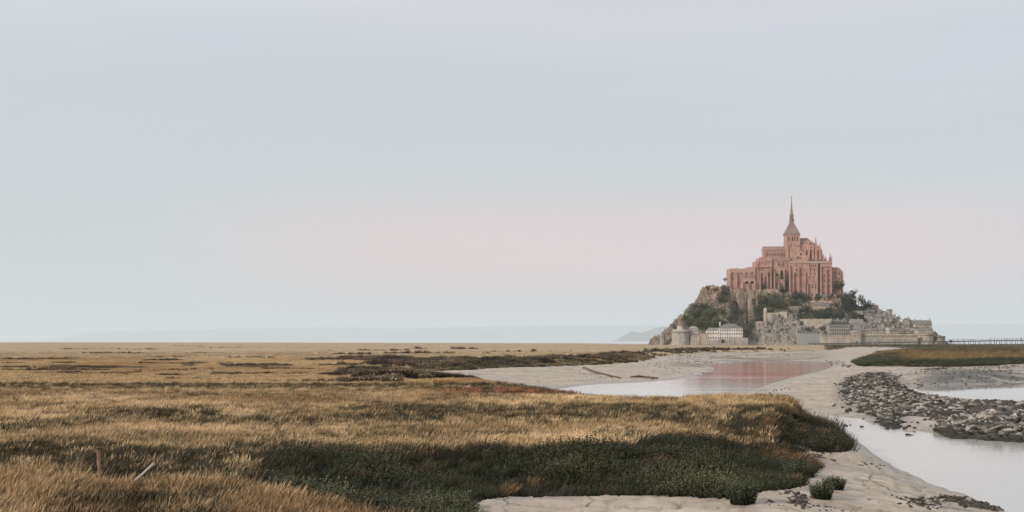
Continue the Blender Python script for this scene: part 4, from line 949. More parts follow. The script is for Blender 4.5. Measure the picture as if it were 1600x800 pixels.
TREES = [
 (1310, 445.5, 11.5, 9.5, 'round dark tree against the right end of the abbey'), (1328.5, 470, 16, 17, 'largest dark tree on the mount, right below the abbey'),
 (1335, 457, 6, 5, 'small treetop rising from the back of the biggest tree'), (1346, 469, 6.5, 11, 'small brownish tree on the skyline right of the biggest tree'), (1352.5, 476, 6, 9.5, 'thin dark tree on the skyline above the topmost houses'), (1359, 477, 4.5, 11, 'last slim tree on the skyline before the village roofs'),
 (1106, 449, 5, 4, 'low round bush on the bare cliff top at left'), (1118, 452.5, 8, 2.8, 'flat spreading bush on the cliff top left of the abbey'), (1133, 455, 7.5, 9, 'dark bushy tree against the left abbey wall'), (1126, 467, 7, 8, 'dark shrubby tree below the left abbey wall'),
 (1099, 479, 11, 6.5, 'wide dark tree below the bare left cliff'), (1088, 490, 10, 9, 'olive tree on the left flank above the round tower'), (1106, 491, 11, 9, 'broad olive tree in the middle of the left flank'), (1121, 505, 13, 10, 'very dark broad tree above the white barracks'),
 (1106, 509, 8, 8, 'dark tree beside the left wing of the barracks'), (1141, 497, 7, 7, 'dark tree behind the hipped barracks roof'), (1075, 503, 8, 7, 'dull green bush behind the round tower turret'), (1166, 517, 7, 9, 'dark ivy-like bush right of the white barracks'), (1174, 508, 5, 8, 'dark bush in the cleft left of the scree'),
 (1192, 468, 10, 10, 'dark tree beneath the southern range of the abbey'), (1186, 484, 9, 9, 'dark tree below the retaining cliff'), (1181, 497, 11, 8, 'dark tree left of the slender turret'), (1191, 498, 6, 6, 'dark bush touching the slender turret'),
 (1193, 447, 4, 8, 'narrow dark tree between abbey buttresses'), (1228, 440, 5.5, 12, 'tall narrow dark tree in the corner beside the rosy hall'), (1222, 453, 6, 6, 'dark bush under the corner of the rosy hall'), (1212, 474, 13, 11, 'broad dark tree in the middle of the slope'), (1226, 480, 10, 8, 'dark tree just above the stone ruin'), (1206, 486, 9, 4, 'low bush above the sloping terrace wall'),
 (1247, 462, 15, 6, 'flat-topped dark tree right below the rosy hall'), (1240, 474, 9, 7, 'dark tree behind the stone ruin'), (1262, 466, 8, 6, 'small dark tree beside the flat-topped one'), (1258, 483, 11, 8, 'dark rounded tree left of the tan cottage'), (1279, 463, 8, 5, 'dark bush under the middle of the rosy hall'), (1299, 462, 4, 4.5, 'small dark bush below the hall corner buttress'), (1304, 476, 6, 5, 'dark bush right of the tan cottage'), (1311, 463, 5, 5, 'scrubby bush on the pale rock below the round tree'),
 (1252, 494, 9, 6, 'dark bush left of the long retaining wall'), (1277, 491, 12, 8, 'dark tree behind the long retaining wall'), (1292, 491, 11, 7.5, 'dark tree left above the mansard hotel'), (1314, 492, 10, 7, 'dark tree behind the mansard hotel roof'), (1338, 494, 13, 8, 'dark broad tree right behind the hotel wing'), (1350, 501, 5, 6, 'dark tree at the end of the hotel wing'), (1358, 510, 7, 3.2, 'low bush under the tan long house'), (1380, 507, 5, 2.8, 'small bush beside the tan long house'), (1372, 514, 4, 2.5, 'tiny bush among the lower village houses'), (1408, 507, 4, 3.5, 'dark bush between roofs in mid village'),
 (1070, 497, 6, 5, 'scrubby bush high on the left edge of the mount'), (1054, 510, 5, 4.5, 'scrubby bush on the lowest left edge of the mount'), (1086, 478, 5, 5, 'small bush on the left skyline under the cliff'), (1092, 506, 9, 7, 'dull olive bush above the guard house'), (1130, 486, 7, 7, 'dark bush on the cliff between abbey wall and barracks'), (1148, 486, 5, 7, 'dark bush at the foot of the cliff masonry'),
 (1160, 488, 4, 6, 'small bush in a crack of the cliff masonry'), (1178, 472, 5, 7, 'dark bush at the right edge of the cliff masonry'), (1236, 487, 6, 4, 'dark bush leaning on the stone ruin'), (1216, 494, 5, 4, 'bush growing over the sloping terrace wall'), (1270, 500, 7, 4, 'ivy bush on the long retaining wall'), (1320, 480, 7, 7, 'dark tree low on the left of the biggest tree'), (1366, 488, 5, 5, 'dark bush left of the topmost houses'), (1398, 515, 4, 3, 'small garden bush above the long rampart'), (1240, 508, 4, 3, 'small bush among the pale scree below the ruin'), (1262, 514, 6, 4, 'bush above the low grey shed'), (1284, 513, 6, 4.5, 'bush between grey shed and mansard hotel'), (1222, 515, 3.5, 2.5, 'tiny bush low in the middle of the scree'), (1203, 517, 4, 3, 'small bush at the left foot of the scree'), (1252, 505, 4, 4, 'small bush at the left end of the long retaining wall'), (1352, 483, 5, 5, 'dark bush beside the topmost village row'), (1384, 498, 4, 3.5, 'dark bush left of the tall tower house'),
 (1422, 512, 4, 3, 'small garden bush below the wide grey-roofed house')]
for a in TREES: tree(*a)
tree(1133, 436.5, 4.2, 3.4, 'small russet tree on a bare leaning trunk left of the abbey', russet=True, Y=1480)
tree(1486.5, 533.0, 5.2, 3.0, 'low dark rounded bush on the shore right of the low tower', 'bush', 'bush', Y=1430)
# undergrowth between them: one mass
ug_px, ug_Y = [], []
r_ = np.random.default_rng(5)
for a, b_, c_, d_, e_ in VEGZ:
    n_ = int(c_*d_*.55); qx = r_.normal(a, c_*.6, n_); qy = r_.normal(b_, d_*.6, n_)
    for u_, v_ in zip(qx, qy):
        if 1030 < u_ < 1450 and 440 < v_ < 530: ug_px.append(u_); ug_Y.append(siteY(u_, v_))
ug_px = np.array(ug_px); ug_Y = np.array(ug_Y); ug_z = rock_z(ug_px, ug_Y)
cv = np.array([v.co[:] for v in CROWNS[0].vertices])[:4*160]; V_ = []; K = []
for a, y_, z_ in zip(ug_px, ug_Y, ug_z):
    st = r_.integers(0, 100)*4; q = cv[st:st+4*60]; s_ = r_.uniform(1.2, 3.0); V_.append(q*np.array([s_*1.3, s_, s_*.8])+np.array([(a-800)/F*y_, y_, z_+s_*.3])); K.append(np.repeat(np.clip(.3+r_.normal(size=60)*.2+r_.normal()*.15, 0, 1), 4))
V_ = np.concatenate(V_); me = mesh_np('undergrowth', V_, np.arange(len(V_)).reshape(-1, 4), [M_LEAF]); fattr(me, 'k', np.concatenate(K))
tag(link('undergrowth', me), 'dark scrub covering the slopes between the trees of the mount', 'scrub', kind='stuff')

# ---- footbridge and the people on it
A_ = np.array([P(1266, 536.6, 1396)[0], 1396.0, P(1266, 536.6, 1396)[2]]); Bx = P(1600, 530.9, 1170); B_ = np.array(Bx)
def on_bridge(px, off=0.0):
    k = (px-800)/F; d = B_-A_; t_ = (k*A_[1]-A_[0])/(d[0]-k*d[1]); q = A_+d*t_; n_ = np.array([-d[1], d[0], 0]); n_ /= np.linalg.norm(n_); return q+n_*off
BO = on_bridge(1480); BR = empty('footbridge', (BO[0], BO[1], -1.5), 'long thin dark footbridge on slender piers running from mount to the right', 'bridge')
p0 = on_bridge(1266); p1 = on_bridge(1950); d_ = (p1-p0); n_ = np.array([-d_[1], d_[0], 0]); n_ /= np.linalg.norm(n_)
def strip3(z0, z1, o0, o1):
    mb = MB(); c_ = []
    for q in (p0, p1):
        for o_ in (o0, o1):
            for z_ in (z0, z1): c_.append(tuple(q+n_*o_+np.array([0, 0, z_])))
    mb.poly(c_, [(0, 1, 3, 2), (4, 6, 7, 5), (0, 4, 5, 1), (2, 3, 7, 6), (1, 5, 7, 3), (0, 2, 6, 4)]); return mb
strip3(-.8, 0, -3.5, 3.5).build('deck', M_DECK, BR, tuple(BR.location))
for o_ in (-3.4, 3.4): strip3(.95, 1.05, o_-.05, o_+.05).build('handrail', M_DECK, BR, tuple(BR.location))
mb = MB(); mb.lathe(0, -2.0, [(.22, 0), (.22, 1)], 8); mb.lathe(0, 2.0, [(.22, 0), (.22, 1)], 8); mb.box(-.3, .3, -2.6, 2.6, 1.0, 1.04); PM = mb.mesh('pier', M_DECK)
ang = math.atan2(d_[1], d_[0]); a = 1270.0
while a < 1900:
    q = on_bridge(a); o = link('pier', PM, BR, (q[0]-BR.location.x, q[1]-BR.location.y, -3-BR.location.z)); o.scale = (1, 1, q[2]-.8+3-.05); o.rotation_euler.z = ang
    a += 8.4*(1170/q[1])
M_CLO = [plain('dark_coat', (0.04, 0.045, 0.06), .9), plain('grey_coat', (0.12, 0.11, 0.11), .9), plain('brown_coat', (0.10, 0.06, 0.05), .9)]; M_SKIN = plain('skin', (0.45, 0.28, 0.21), .7)
def person_mesh(step, arm, mat):
    J = {'p': (0, 0, .93), 'w': (0, 0, 1.12), 'c': (0, 0, 1.36), 'n': (0, 0, 1.50), 'h': (0, -.01, 1.62), 't': (0, 0, 1.73),
         'hl': (-.1, 0, .90), 'kl': (-.11, -step*.5, .50), 'fl': (-.11, -step*.35, .08), 'tl': (-.11, -step*.35-.16, .03), 'hr': (.1, 0, .90), 'kr': (.11, step*.25, .50), 'fr': (.11, step*.7, .10), 'tr': (.11, step*.7-.15, .04),
         'sl': (-.19, 0, 1.40), 'el': (-.24, arm*.4, 1.13), 'dl': (-.23, arm*.2-.1, .88), 'sr': (.19, 0, 1.40), 'er': (.24, -arm*.4, 1.13), 'dr': (.23, -arm*.7-.05, .90)}
    Rd = {'p': .15, 'w': .13, 'c': .16, 'n': .06, 'h': .10, 't': .06, 'hl': .1, 'kl': .07, 'fl': .05, 'tl': .04, 'hr': .1, 'kr': .07, 'fr': .05, 'tr': .04, 'sl': .07, 'el': .05, 'dl': .04, 'sr': .07, 'er': .05, 'dr': .04}
    ks = list(J); E_ = ['pw', 'wc', 'cn', 'nh', 'ht']; E2 = [('p', 'hl'), ('hl', 'kl'), ('kl', 'fl'), ('fl', 'tl'), ('p', 'hr'), ('hr', 'kr'), ('kr', 'fr'), ('fr', 'tr'), ('c', 'sl'), ('sl', 'el'), ('el', 'dl'), ('c', 'sr'), ('sr', 'er'), ('er', 'dr')]
    me_ = bpy.data.meshes.new('tmp'); me_.from_pydata([J[k] for k in ks], [(ks.index(e[0]), ks.index(e[1])) for e in E_+E2], [])
    ob = link('tmp', me_); ob.modifiers.new('s', 'SKIN')
    for i, k in enumerate(ks): me_.skin_vertices[0].data[i].radius = (Rd[k], Rd[k]*.85)
    me_.skin_vertices[0].data[0].use_root = True
    dg = bpy.context.evaluated_depsgraph_get(); r2 = bpy.data.meshes.new_from_object(ob.evaluated_get(dg)); r2.name = 'person'
    bpy.data.objects.remove(ob); bpy.data.meshes.remove(me_)
    r2.materials.clear(); r2.materials.append(mat); r2.materials.append(M_SKIN)
    for p in r2.polygons:
        if p.center.z > 1.53: p.material_index = 1
        p.use_smooth = True
    return r2
PEO = [person_mesh(.22, .2, M_CLO[0]), person_mesh(.1, .12, M_CLO[1]), person_mesh(.28, .25, M_CLO[2]), person_mesh(.02, .05, M_CLO[0])]
CLN = ['dark-clothed', 'grey-clothed', 'brown-clothed', 'dark-clothed']
right_ = [1495, 1501.5, 1505.8, 1511.4, 1517, 1520.3, 1523, 1525.4, 1534, 1540.4, 1545.6, 1554, 1558.7, 1568, 1569.6, 1572.8, 1577.5, 1584, 1587.3, 1592, 1597.6, 1549, 1564]
left_ = [1392, 1397.4, 1401, 1407, 1409, 1412, 1416.5, 1421, 1427, 1440, 1443, 1447]
pr_ = random.Random(3)
WORD = ORD+['fourteenth', 'fifteenth', 'sixteenth', 'seventeenth', 'eighteenth', 'nineteenth', 'twentieth', 'twenty-first', 'twenty-second', 'twenty-third']
for lst, wh in ((sorted(left_), 'in front of the ramparts, {} from left'), (sorted(right_), 'against the sea, {} from the low tower')):
    for i, a in enumerate(lst):
        j = pr_.randrange(4); q = on_bridge(a, pr_.uniform(-2, 2.2))
        o = link('person', PEO[j], None, (q[0], q[1], q[2]+.005)); o.rotation_euler.z = ang+math.pi/2+(math.pi if pr_.random() < .4 else 0); o.scale = (1, 1, pr_.uniform(.93, 1.08))
        tag(o, f'tiny {CLN[j]} person walking on the footbridge '+wh.format(WORD[i]), 'person', 'people walking on the footbridge')
# ------------------------------------------------------------------ plants of the marsh
def blades(seed, n, rad, h0, h1, w_, lean, droop, head=0.0, name='tuft'):
    r_ = np.random.default_rng(seed)
    a = r_.uniform(0, 6.283, n); q = rad*np.sqrt(r_.random(n)); bx = q*np.cos(a); by = q*np.sin(a)
    hgt = r_.uniform(h0, h1, n)
    dx = lean*hgt+.35*hgt*np.cos(a)*r_.random(n)+r_.normal(size=n)*.10*hgt; dy = .35*hgt*np.sin(a)*r_.random(n)+r_.normal(size=n)*.10*hgt
    fa = r_.uniform(0, 3.14, n); ux, uy = np.cos(fa)*w_, np.sin(fa)*w_
    ts = [0, .35, .7, 1.0]; ws = [1, .85, .6+head, .12]
    V_ = []
    for t_, k in zip(ts, ws):
        cx_ = bx+dx*t_**1.7; cy_ = by+dy*t_**1.7; cz_ = hgt*t_*(1-droop*t_*t_)
        V_.append(np.stack([cx_-ux*k, cy_-uy*k, cz_], -1)); V_.append(np.stack([cx_+ux*k, cy_+uy*k, cz_], -1))
    V_ = np.stack(V_, 1).reshape(-1, 3); base = np.arange(n)[:, None]*8
    F_ = np.concatenate([base+np.array([[0, 1, 3, 2]]), base+np.array([[2, 3, 5, 4]]), base+np.array([[4, 5, 7, 6]])], 0)
    hv = np.tile(np.repeat(ts, 2), n); rv = np.repeat(r_.random(n), 8)
    return V_, F_, hv, rv
def sprigs(seed, n, rad, h0, h1, leaf, per=11):
    """upright leafy shoots"""
    r_ = np.random.default_rng(seed); V_, hv, rv = [], [], []
    for i in range(n):
        a = r_.uniform(0, 6.283); q = rad*math.sqrt(r_.random()); hh_ = r_.uniform(h0, h1)*(1-.35*(q/rad)**2)
        dx, dy = .3*q/rad*math.cos(a)*hh_+r_.normal()*.06, .3*q/rad*math.sin(a)*hh_+r_.normal()*.06; k = r_.random()
        for j in range(per):
            t_ = (j+r_.random())/per; c_ = np.array([q*math.cos(a)+dx*t_, q*math.sin(a)+dy*t_, hh_*t_])
            an = r_.uniform(0, 6.283); el = r_.uniform(.3, 1.1); d_ = np.array([math.cos(an)*math.cos(el), math.sin(an)*math.cos(el), math.sin(el)])
            s_ = np.array([-math.sin(an), math.cos(an), 0])*leaf*.42; L = leaf*(1.25-.4*t_)
            V_ += [c_, c_+d_*L*.5+s_, c_+d_*L*1.15, c_+d_*L*.5-s_]; hv += [t_]*4; rv += [k]*4
    V_ = np.array(V_); return V_, np.arange(len(V_)).reshape(-1, 4), np.array(hv), np.array(rv)
def tuftobj(nm, data, mat):
    V_, F_, hv, rv = data; me_ = mesh_np(nm, V_, F_, [mat], True); fattr(me_, 'h', hv); fattr(me_, 'rnd', rv)
    return bpy.data.objects.new(nm, me_)
def scatter(name, label, cat, P_, rot, scl, tint, stock):
    me_ = bpy.data.meshes.new(name); n = len(P_); me_.vertices.add(n); me_.vertices.foreach_set('co', np.ascontiguousarray(P_, np.float32).ravel())
    for nm, ar in (('rot', rot), ('scl', scl)):
        a = me_.attributes.new(nm, 'FLOAT_VECTOR', 'POINT'); a.data.foreach_set('vector', np.ascontiguousarray(ar, np.float32).ravel())
    a = me_.attributes.new('tint', 'FLOAT_COLOR', 'POINT'); a.data.foreach_set('color', np.ascontiguousarray(np.concatenate([tint, np.ones((n, 1))], 1), np.float32).ravel())
    a = me_.attributes.new('pick', 'INT', 'POINT'); a.data.foreach_set('value', rng.integers(0, len(stock), n).astype(np.int32))
    ob = link(name, me_); tag(ob, label, cat, kind='stuff')
    ng = bpy.data.node_groups.new(name, 'GeometryNodeTree')
    ng.interface.new_socket('Geometry', in_out='INPUT', socket_type='NodeSocketGeometry'); ng.interface.new_socket('Geometry', in_out='OUTPUT', socket_type='NodeSocketGeometry')
    N = ng.nodes; L = ng.links; gi = N.new('NodeGroupInput'); go = N.new('NodeGroupOutput')
    ip = N.new('GeometryNodeInstanceOnPoints'); jn = N.new('GeometryNodeJoinGeometry')
    for s_ in stock:
        o_ = N.new('GeometryNodeObjectInfo'); o_.inputs['Object'].default_value = s_
        g2 = N.new('GeometryNodeGeometryToInstance'); L.new(o_.outputs['Geometry'], g2.inputs[0]); L.new(g2.outputs[0], jn.inputs[0])
    def na(nm, typ):
        a_ = N.new('GeometryNodeInputNamedAttribute'); a_.data_type = typ; a_.inputs['Name'].default_value = nm; return a_.outputs['Attribute']
    er = N.new('FunctionNodeEulerToRotation'); L.new(na('rot', 'FLOAT_VECTOR'), er.inputs[0])
    L.new(gi.outputs[0], ip.inputs['Points']); L.new(jn.outputs[0], ip.inputs['Instance']); ip.inputs['Pick Instance'].default_value = True
    L.new(na('pick', 'INT'), ip.inputs['Instance Index']); L.new(er.outputs[0], ip.inputs['Rotation']); L.new(na('scl', 'FLOAT_VECTOR'), ip.inputs['Scale'])
    L.new(ip.outputs[0], go.inputs[0])
    md = ob.modifiers.new('plants', 'NODES'); md.node_group = ng
    return ob
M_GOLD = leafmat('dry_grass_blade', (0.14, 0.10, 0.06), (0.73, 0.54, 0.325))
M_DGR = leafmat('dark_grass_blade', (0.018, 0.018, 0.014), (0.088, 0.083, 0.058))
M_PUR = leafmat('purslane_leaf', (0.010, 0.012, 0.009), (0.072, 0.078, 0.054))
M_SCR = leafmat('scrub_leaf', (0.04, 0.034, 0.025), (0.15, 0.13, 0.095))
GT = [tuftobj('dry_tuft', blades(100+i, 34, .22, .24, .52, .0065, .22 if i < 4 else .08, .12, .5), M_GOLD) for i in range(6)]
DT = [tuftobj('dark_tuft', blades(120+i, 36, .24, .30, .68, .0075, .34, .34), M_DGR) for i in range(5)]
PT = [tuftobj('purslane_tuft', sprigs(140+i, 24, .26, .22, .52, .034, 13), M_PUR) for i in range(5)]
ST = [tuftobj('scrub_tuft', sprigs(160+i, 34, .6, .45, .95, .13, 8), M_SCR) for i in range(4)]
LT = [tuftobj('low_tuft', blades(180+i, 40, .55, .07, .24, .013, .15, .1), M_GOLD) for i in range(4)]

def near_points(n, y0, y1, px0=-120, px1=1720):
    u = rng.random(n); Y = np.sqrt(y0*y0+u*(y1*y1-y0*y0)); px = rng.uniform(px0, px1, n); return (px-800)/F*Y, Y
X1, Y1 = near_points(26000, 24, 62); X2, Y2 = near_points(40000, 62, 128)
X, Y = np.concatenate([X1, X2]), np.concatenate([Y1, Y2])
Zg, sM_, sW_, sR_, PX_ = ground(X, Y)
shr, dgr, red, m1, m3, PY_ = zones(X, Y, PX_, sM_)
ok = (sM_ < -0.15) & (PX_ < 1420)
u = rng.random(len(X)); thin = np.clip((Y-105)/25, 0, 1)
isS = ok & (u < shr*.88); isD = ok & ~isS & ((rng.random(len(X)) < dgr*.92) | ((shr > .3) & (rng.random(len(X)) < .85))); isG = ok & ~isS & ~isD & (rng.random(len(X)) > thin*.75) & (shr < .6)
def tr(mask, s0, s1, wid=1.0):
    n = mask.sum(); s = rng.uniform(s0, s1, n); return np.stack([rng.normal(0, .08, n), rng.normal(0, .08, n), rng.normal(0, .75, n)], -1), np.stack([s*wid, s*wid, s], -1)
def tints(n, a, b, nz, jit=.12):
    k = np.clip(nz, 0, 1)[:, None]; return np.clip((np.array(a)*(1-k)+np.array(b)*k)*(1+rng.normal(size=(n, 1))*jit), .05, 2)
big = 1+.22*np.clip((46-Y)/10, 0, 1)-.36*np.exp(-((PX_-190)/120)**2)*(Y < 41)
rt, sc_ = tr(isG, .72, 1.12, 1.15); sc_ *= (big*(1-.45*np.clip((Y-100)/25, 0, 1))*(1-.35*red))[isG][:, None]
nzg = (.5+1.3*fbm(X/4.5, Y/6, 4, 77)); fgd = np.clip((PY_-735)/40, 0, 1)*(PX_ < 720)
tG = tints(isG.sum(), (1.02, 1.0, .98), (.47, .42, .37), np.clip(nzg*.85+fgd*.22, 0, 1)[isG], .22)
tG = tG*(1-red[isG][:, None]*np.array([.3, .58, .58]))*(1-fgd[isG][:, None]*np.array([.04, .06, .06]))
scatter('dry_grass', 'tall dry golden grass covering the near salt marsh', 'grass', np.stack([X, Y, Zg-.02], -1)[isG], rt, sc_, tG, GT)
rt, sc_ = tr(isD, .75, 1.15, 1.1)
scatter('dark_grass', 'dark grey-green grass in bands across the near marsh', 'grass', np.stack([X, Y, Zg-.02], -1)[isD], rt, sc_, tints(isD.sum(), (.75, .8, .72), (1.35, 1.15, .9), (.5+fbm(X/3, Y/4, 3, 78))[isD], .2), DT)
rt, sc_ = tr(isS, .7, 1.25, 1.05); mound = np.clip(.95+1.1*fbm(X/2.2, Y/2.6, 3, 79), 0.68, 1.55); sc_ *= mound[isS][:, None]
scatter('marsh_shrubs', 'dark green leafy low shrubs on the bank above the mud', 'shrubs', np.stack([X, Y, Zg-.02], -1)[isS], rt, sc_, tints(isS.sum(), (.5, .55, .52), (1.5, 1.42, 1.15), (mound-.5)[isS]*.9+.3*fbm(X/6, Y/5, 3, 80)[isS], .2)*np.interp(HZ+(H-Zg[isS])*F/Y[isS], [690, 715, 745, 775], [.5, .55, .85, 1.1])[:, None], PT)
# brown hanging grass at the rim of the point and among the shrubs
X3, Y3 = near_points(7000, 40, 100, 300, 1300); Z3, a3, _, _, p3 = ground(X3, Y3); s3, d3, _, m3_, _, q3 = zones(X3, Y3, p3, a3)
k3 = (a3 < -.3) & (((s3 > .3) & (fbm(X3/2.2, Y3/3, 3, 83) > np.where(p3 > 1120, .12, .30))) | ((p3 > 1130) & (Y3 > 60) & (np.abs(X3-(14.4+(Y3-75)*.25)) < .55)))
n3 = k3.sum(); r3 = np.stack([rng.normal(.3, .2, n3), rng.normal(.2, .15, n3), rng.normal(.2, .5, n3)], -1); s3_ = rng.uniform(.7, 1.15, n3)
scatter('brown_grass', 'rusty brown grass hanging over the dark shrubs on the bank', 'grass', np.stack([X3, Y3, Z3+.05], -1)[k3], r3, np.stack([s3_]*3, -1), tints(n3, (.20, .18, .16), (.46, .39, .33), rng.random(n3)**1.5), GT)
# short turf further out
def grid_pick(wt_, n):
    p = wt_.ravel().astype(float); p /= p.sum(); i_ = rng.choice(p.size, n, p=p); ri, ci = np.unravel_index(i_, gx.shape)
    dy = (gy[np.minimum(ri+1, nr-1), ci]-gy[ri, ci]); dx = gx[ri, np.minimum(ci+1, nc-1)]-gx[ri, ci]
    xx = gx[ri, ci]+rng.uniform(-.5, .5, n)*dx; yy = gy[ri, ci]+rng.uniform(-.5, .5, n)*dy
    return xx, yy
wgt = ((gM < -.3)*(gy > 105)*(gy < 520)*(gpx > -110)*(gpx < 1300)*(1-strip)).astype(float)
xx, yy = grid_pick(wgt*np.clip((gy/60), 1, 4), 26000); z_, a_, _, _, p_ = ground(xx, yy); q_ = HZ+H*F/yy
rt = np.stack([xx*0, xx*0, rng.normal(0, 1.0, len(xx))], -1); s_ = rng.uniform(.6, 1.2, len(xx))*(1+.5*sstep(120, 105, yy))
rd_ = band(p_, 690, 1080, 50)*band(q_, 609, 621, 3)
tt_ = tints(len(xx), (.95, .94, .93), (.66, .58, .5), .4+1.2*fbm(xx/22, yy/50, 4, 88), .14)*(1-rd_[:, None]*np.array([.35, .6, .6]))
scatter('short_grass', 'short pale straw-coloured turf of the open marsh', 'grass', np.stack([xx, yy, z_-.01], -1), rt, np.stack([s_*1.3, s_*1.3, s_], -1), tt_, LT)
# scrub along the creeks
wgt = np.where((gpx > -110) & (gM < .4), np.maximum(strip, leftbank*1.0), 0)*(gy > 120)*(gy < 1500)
xx, yy = grid_pick(wgt, 11000); z_, a_, _, _, p_ = ground(xx, yy)
s_ = rng.uniform(.35, .85, len(xx))*np.interp(yy, [150, 400, 1000, 1500], [1, 1.2, 1.6, 1.9])*np.where(a_ > -3, .75, 1)*(1+1.0*fbm(xx/5, yy/9, 3, 69)).clip(.5, 1.6)*np.where(p_ < 530, .5, 1)
gk = np.clip((a_+8)/8, 0, 1)
tt_ = tints(len(xx), (.85, .74, .68), (1.0, 1.08, .85), gk, .3)*(1+1.5*fbm(xx/6, yy/10, 3, 68))[:, None].clip(.3, 2.2)
scatter('creek_scrub', 'dark brown scrub lining the creek and far river bank', 'scrub', np.stack([xx, yy, z_-.05], -1), np.stack([xx*0, xx*0, rng.uniform(0, 6.28, len(xx))], -1), np.stack([s_*1.1, s_*1.1, s_], -1), tt_, ST)
# island of grass beyond the breakwater
wgt = ((gpx > 1290)*(gM < -.1)*(gy > 160)*(gy < 1300)).astype(float)
xx, yy = grid_pick(wgt, 14000); z_, a_, _, _, p_ = ground(xx, yy); py_ = HZ+(H-z_)*F/yy
foot = sstep(-14, -4, a_)*(yy < 420)
s_ = rng.uniform(.8, 1.5, len(xx))*np.interp(yy, [200, 500, 1200], [1.1, 1.6, 3])
gk = (rng.random(len(xx)) < foot*.95+.1)
band2 = fbm(xx/30, yy/70, 4, 95)
ia = ~gk; ti = tints(ia.sum(), (.22, .215, .185), (.41, .365, .30), (.5+2.0*band2)[ia], .25)
olive = (yy[ia] > 560)[:, None]; ti = np.where(olive, ti*np.array([.62, .85, .85]), ti)
P_ = np.stack([xx, yy, z_-.02], -1); RT = np.stack([xx*0, xx*0, rng.normal(0, 1, len(xx))], -1)
scatter('island_grass', 'reddish brown grass on the low island right of the channel', 'grass', P_[ia], RT[ia], np.stack([s_*1.4, s_*1.4, s_], -1)[ia], ti, GT)
scatter('island_shrubs', 'dark green shrubs fringing the front of the grassy island', 'shrubs', P_[gk], RT[gk], np.stack([s_*1.5, s_*1.5, s_*1.1], -1)[gk], tints(gk.sum(), (.9, .95, .85), (1.3, 1.35, 1.1), rng.random(gk.sum())), PT)

# ---- single shrubs standing by themselves
def spot(px, py):
    z = -1.0
    for _ in range(12):
        x_, y_ = G(px, py, z); z = float(ground(np.array([x_]), np.array([y_]))[0][0])
    return x_, y_, z
def shrub(px, py, wpx, hpx, label, mat, cat='shrub', n=70, leafk=1.0, grassy=False):
    x_, y_, z_ = spot(px, py); s = y_/F; E = empty('shrub' if not grassy else 'grass_tussock', (x_, y_, z_-.04), label, cat)
    rad = wpx*s/2; hh_ = hpx*s
    d_ = blades(random.randrange(999), 500, rad*.9, hh_*.7, hh_*1.1, .02, .1, .2) if grassy else sprigs(random.randrange(999), int(n*3), rad*.85, hh_*.65, hh_*1.12, .055*leafk, 12)
    me_ = mesh_np('foliage', d_[0], d_[1], [mat], True); fattr(me_, 'h', d_[2]); fattr(me_, 'rnd', d_[3]); link('foliage', me_, E)
    mb = MB()
    for i in range(6):
        an = i*1.05; mb.tube([(0, 0, -.05), (rad*.3*math.cos(an), rad*.3*math.sin(an), hh_*.35), (rad*.6*math.cos(an), rad*.6*math.sin(an), hh_*.75)], [.02, .014, .006], 5)
    mb.build('stem', M_BARK, E)
def solo(name, lo, hi): return leafmat(name, lo, hi, tint=False)
M_S1 = solo('mud_shrub_leaf', (0.024, 0.028, 0.018), (0.085, 0.098, 0.06)); M_S2 = solo('olive_shrub_leaf', (0.10, 0.08, 0.045), (0.21, 0.175, 0.10)); M_S3 = solo('straw_blade', (0.22, 0.14, 0.07), (0.60, 0.40, 0.20))
shrub(1247, 749, 42, 34, 'bushy dark green shrub on the mud beside the big shrub bank', M_S1, n=110)
shrub(1284, 779, 34, 30, 'small dark green shrub standing alone on the mud', M_S1)
shrub(1304, 764, 32, 22, 'low dark green shrub just behind the lone one on mud', M_S1)
shrub(1160, 786, 40, 44, 'dark green shrub at the foot of the bank, nearest the mud', M_S1, n=120)
shrub(604, 588, 44, 11, 'wide dark olive shrub at the tip of the mud inlet', M_S2, leafk=3)
shrub(634, 589, 30, 6, 'flat olive shrub beside the mud inlet', M_S2, leafk=3)
shrub(666, 593, 24, 9.5, 'round dark olive shrub on the rim of the mud inlet', M_S2, leafk=3)
shrub(692, 600, 36, 12, 'golden grass tussock at the rim of the mud inlet', M_S3, 'tussock', grassy=True)

# ---- rock breakwater
N_ = 10000
pxr = rng.uniform(1300, 1720, N_*5); pyr = 578+rng.random(N_*5)*118
xr, yr = (pxr-800)/F*((H+1.3)*F/(pyr-HZ)), (H+1.3)*F/(pyr-HZ)
dR = sdf(xr, yr, POLY_R)+fbm(xr/3, yr/5, 3, 101)*1.6
sand = fbm(xr/6, yr/14, 3, 103)
ok = (dR > 0) & ((rng.random(len(xr)) < sstep(-.25, .2, dR*.12+sand)) | (yr < 115))
ok |= (dR > -2.2) & (rng.random(len(xr)) < .03)
xr, yr = xr[ok][:N_], yr[ok][:N_]; zr, _, _, sRr, pr = ground(xr, yr)
size = np.where(yr < 118, rng.uniform(.22, .68, len(xr)), rng.uniform(.22, .52, len(xr)))*np.where(sdf(xr, yr, POLY_R) > .3, 1, .6)
pile = np.clip(sRr/4, 0, 1)*rng.random(len(xr))*.3
asp = np.stack([rng.uniform(.9, 1.35, len(xr)), rng.uniform(.6, 1, len(xr)), rng.uniform(.28, .52, len(xr))], -1)
show = size/yr*((pr < 1596) & (pr > 1300)); order = np.argsort(-show); top = order[:299]; rest = order[299:]
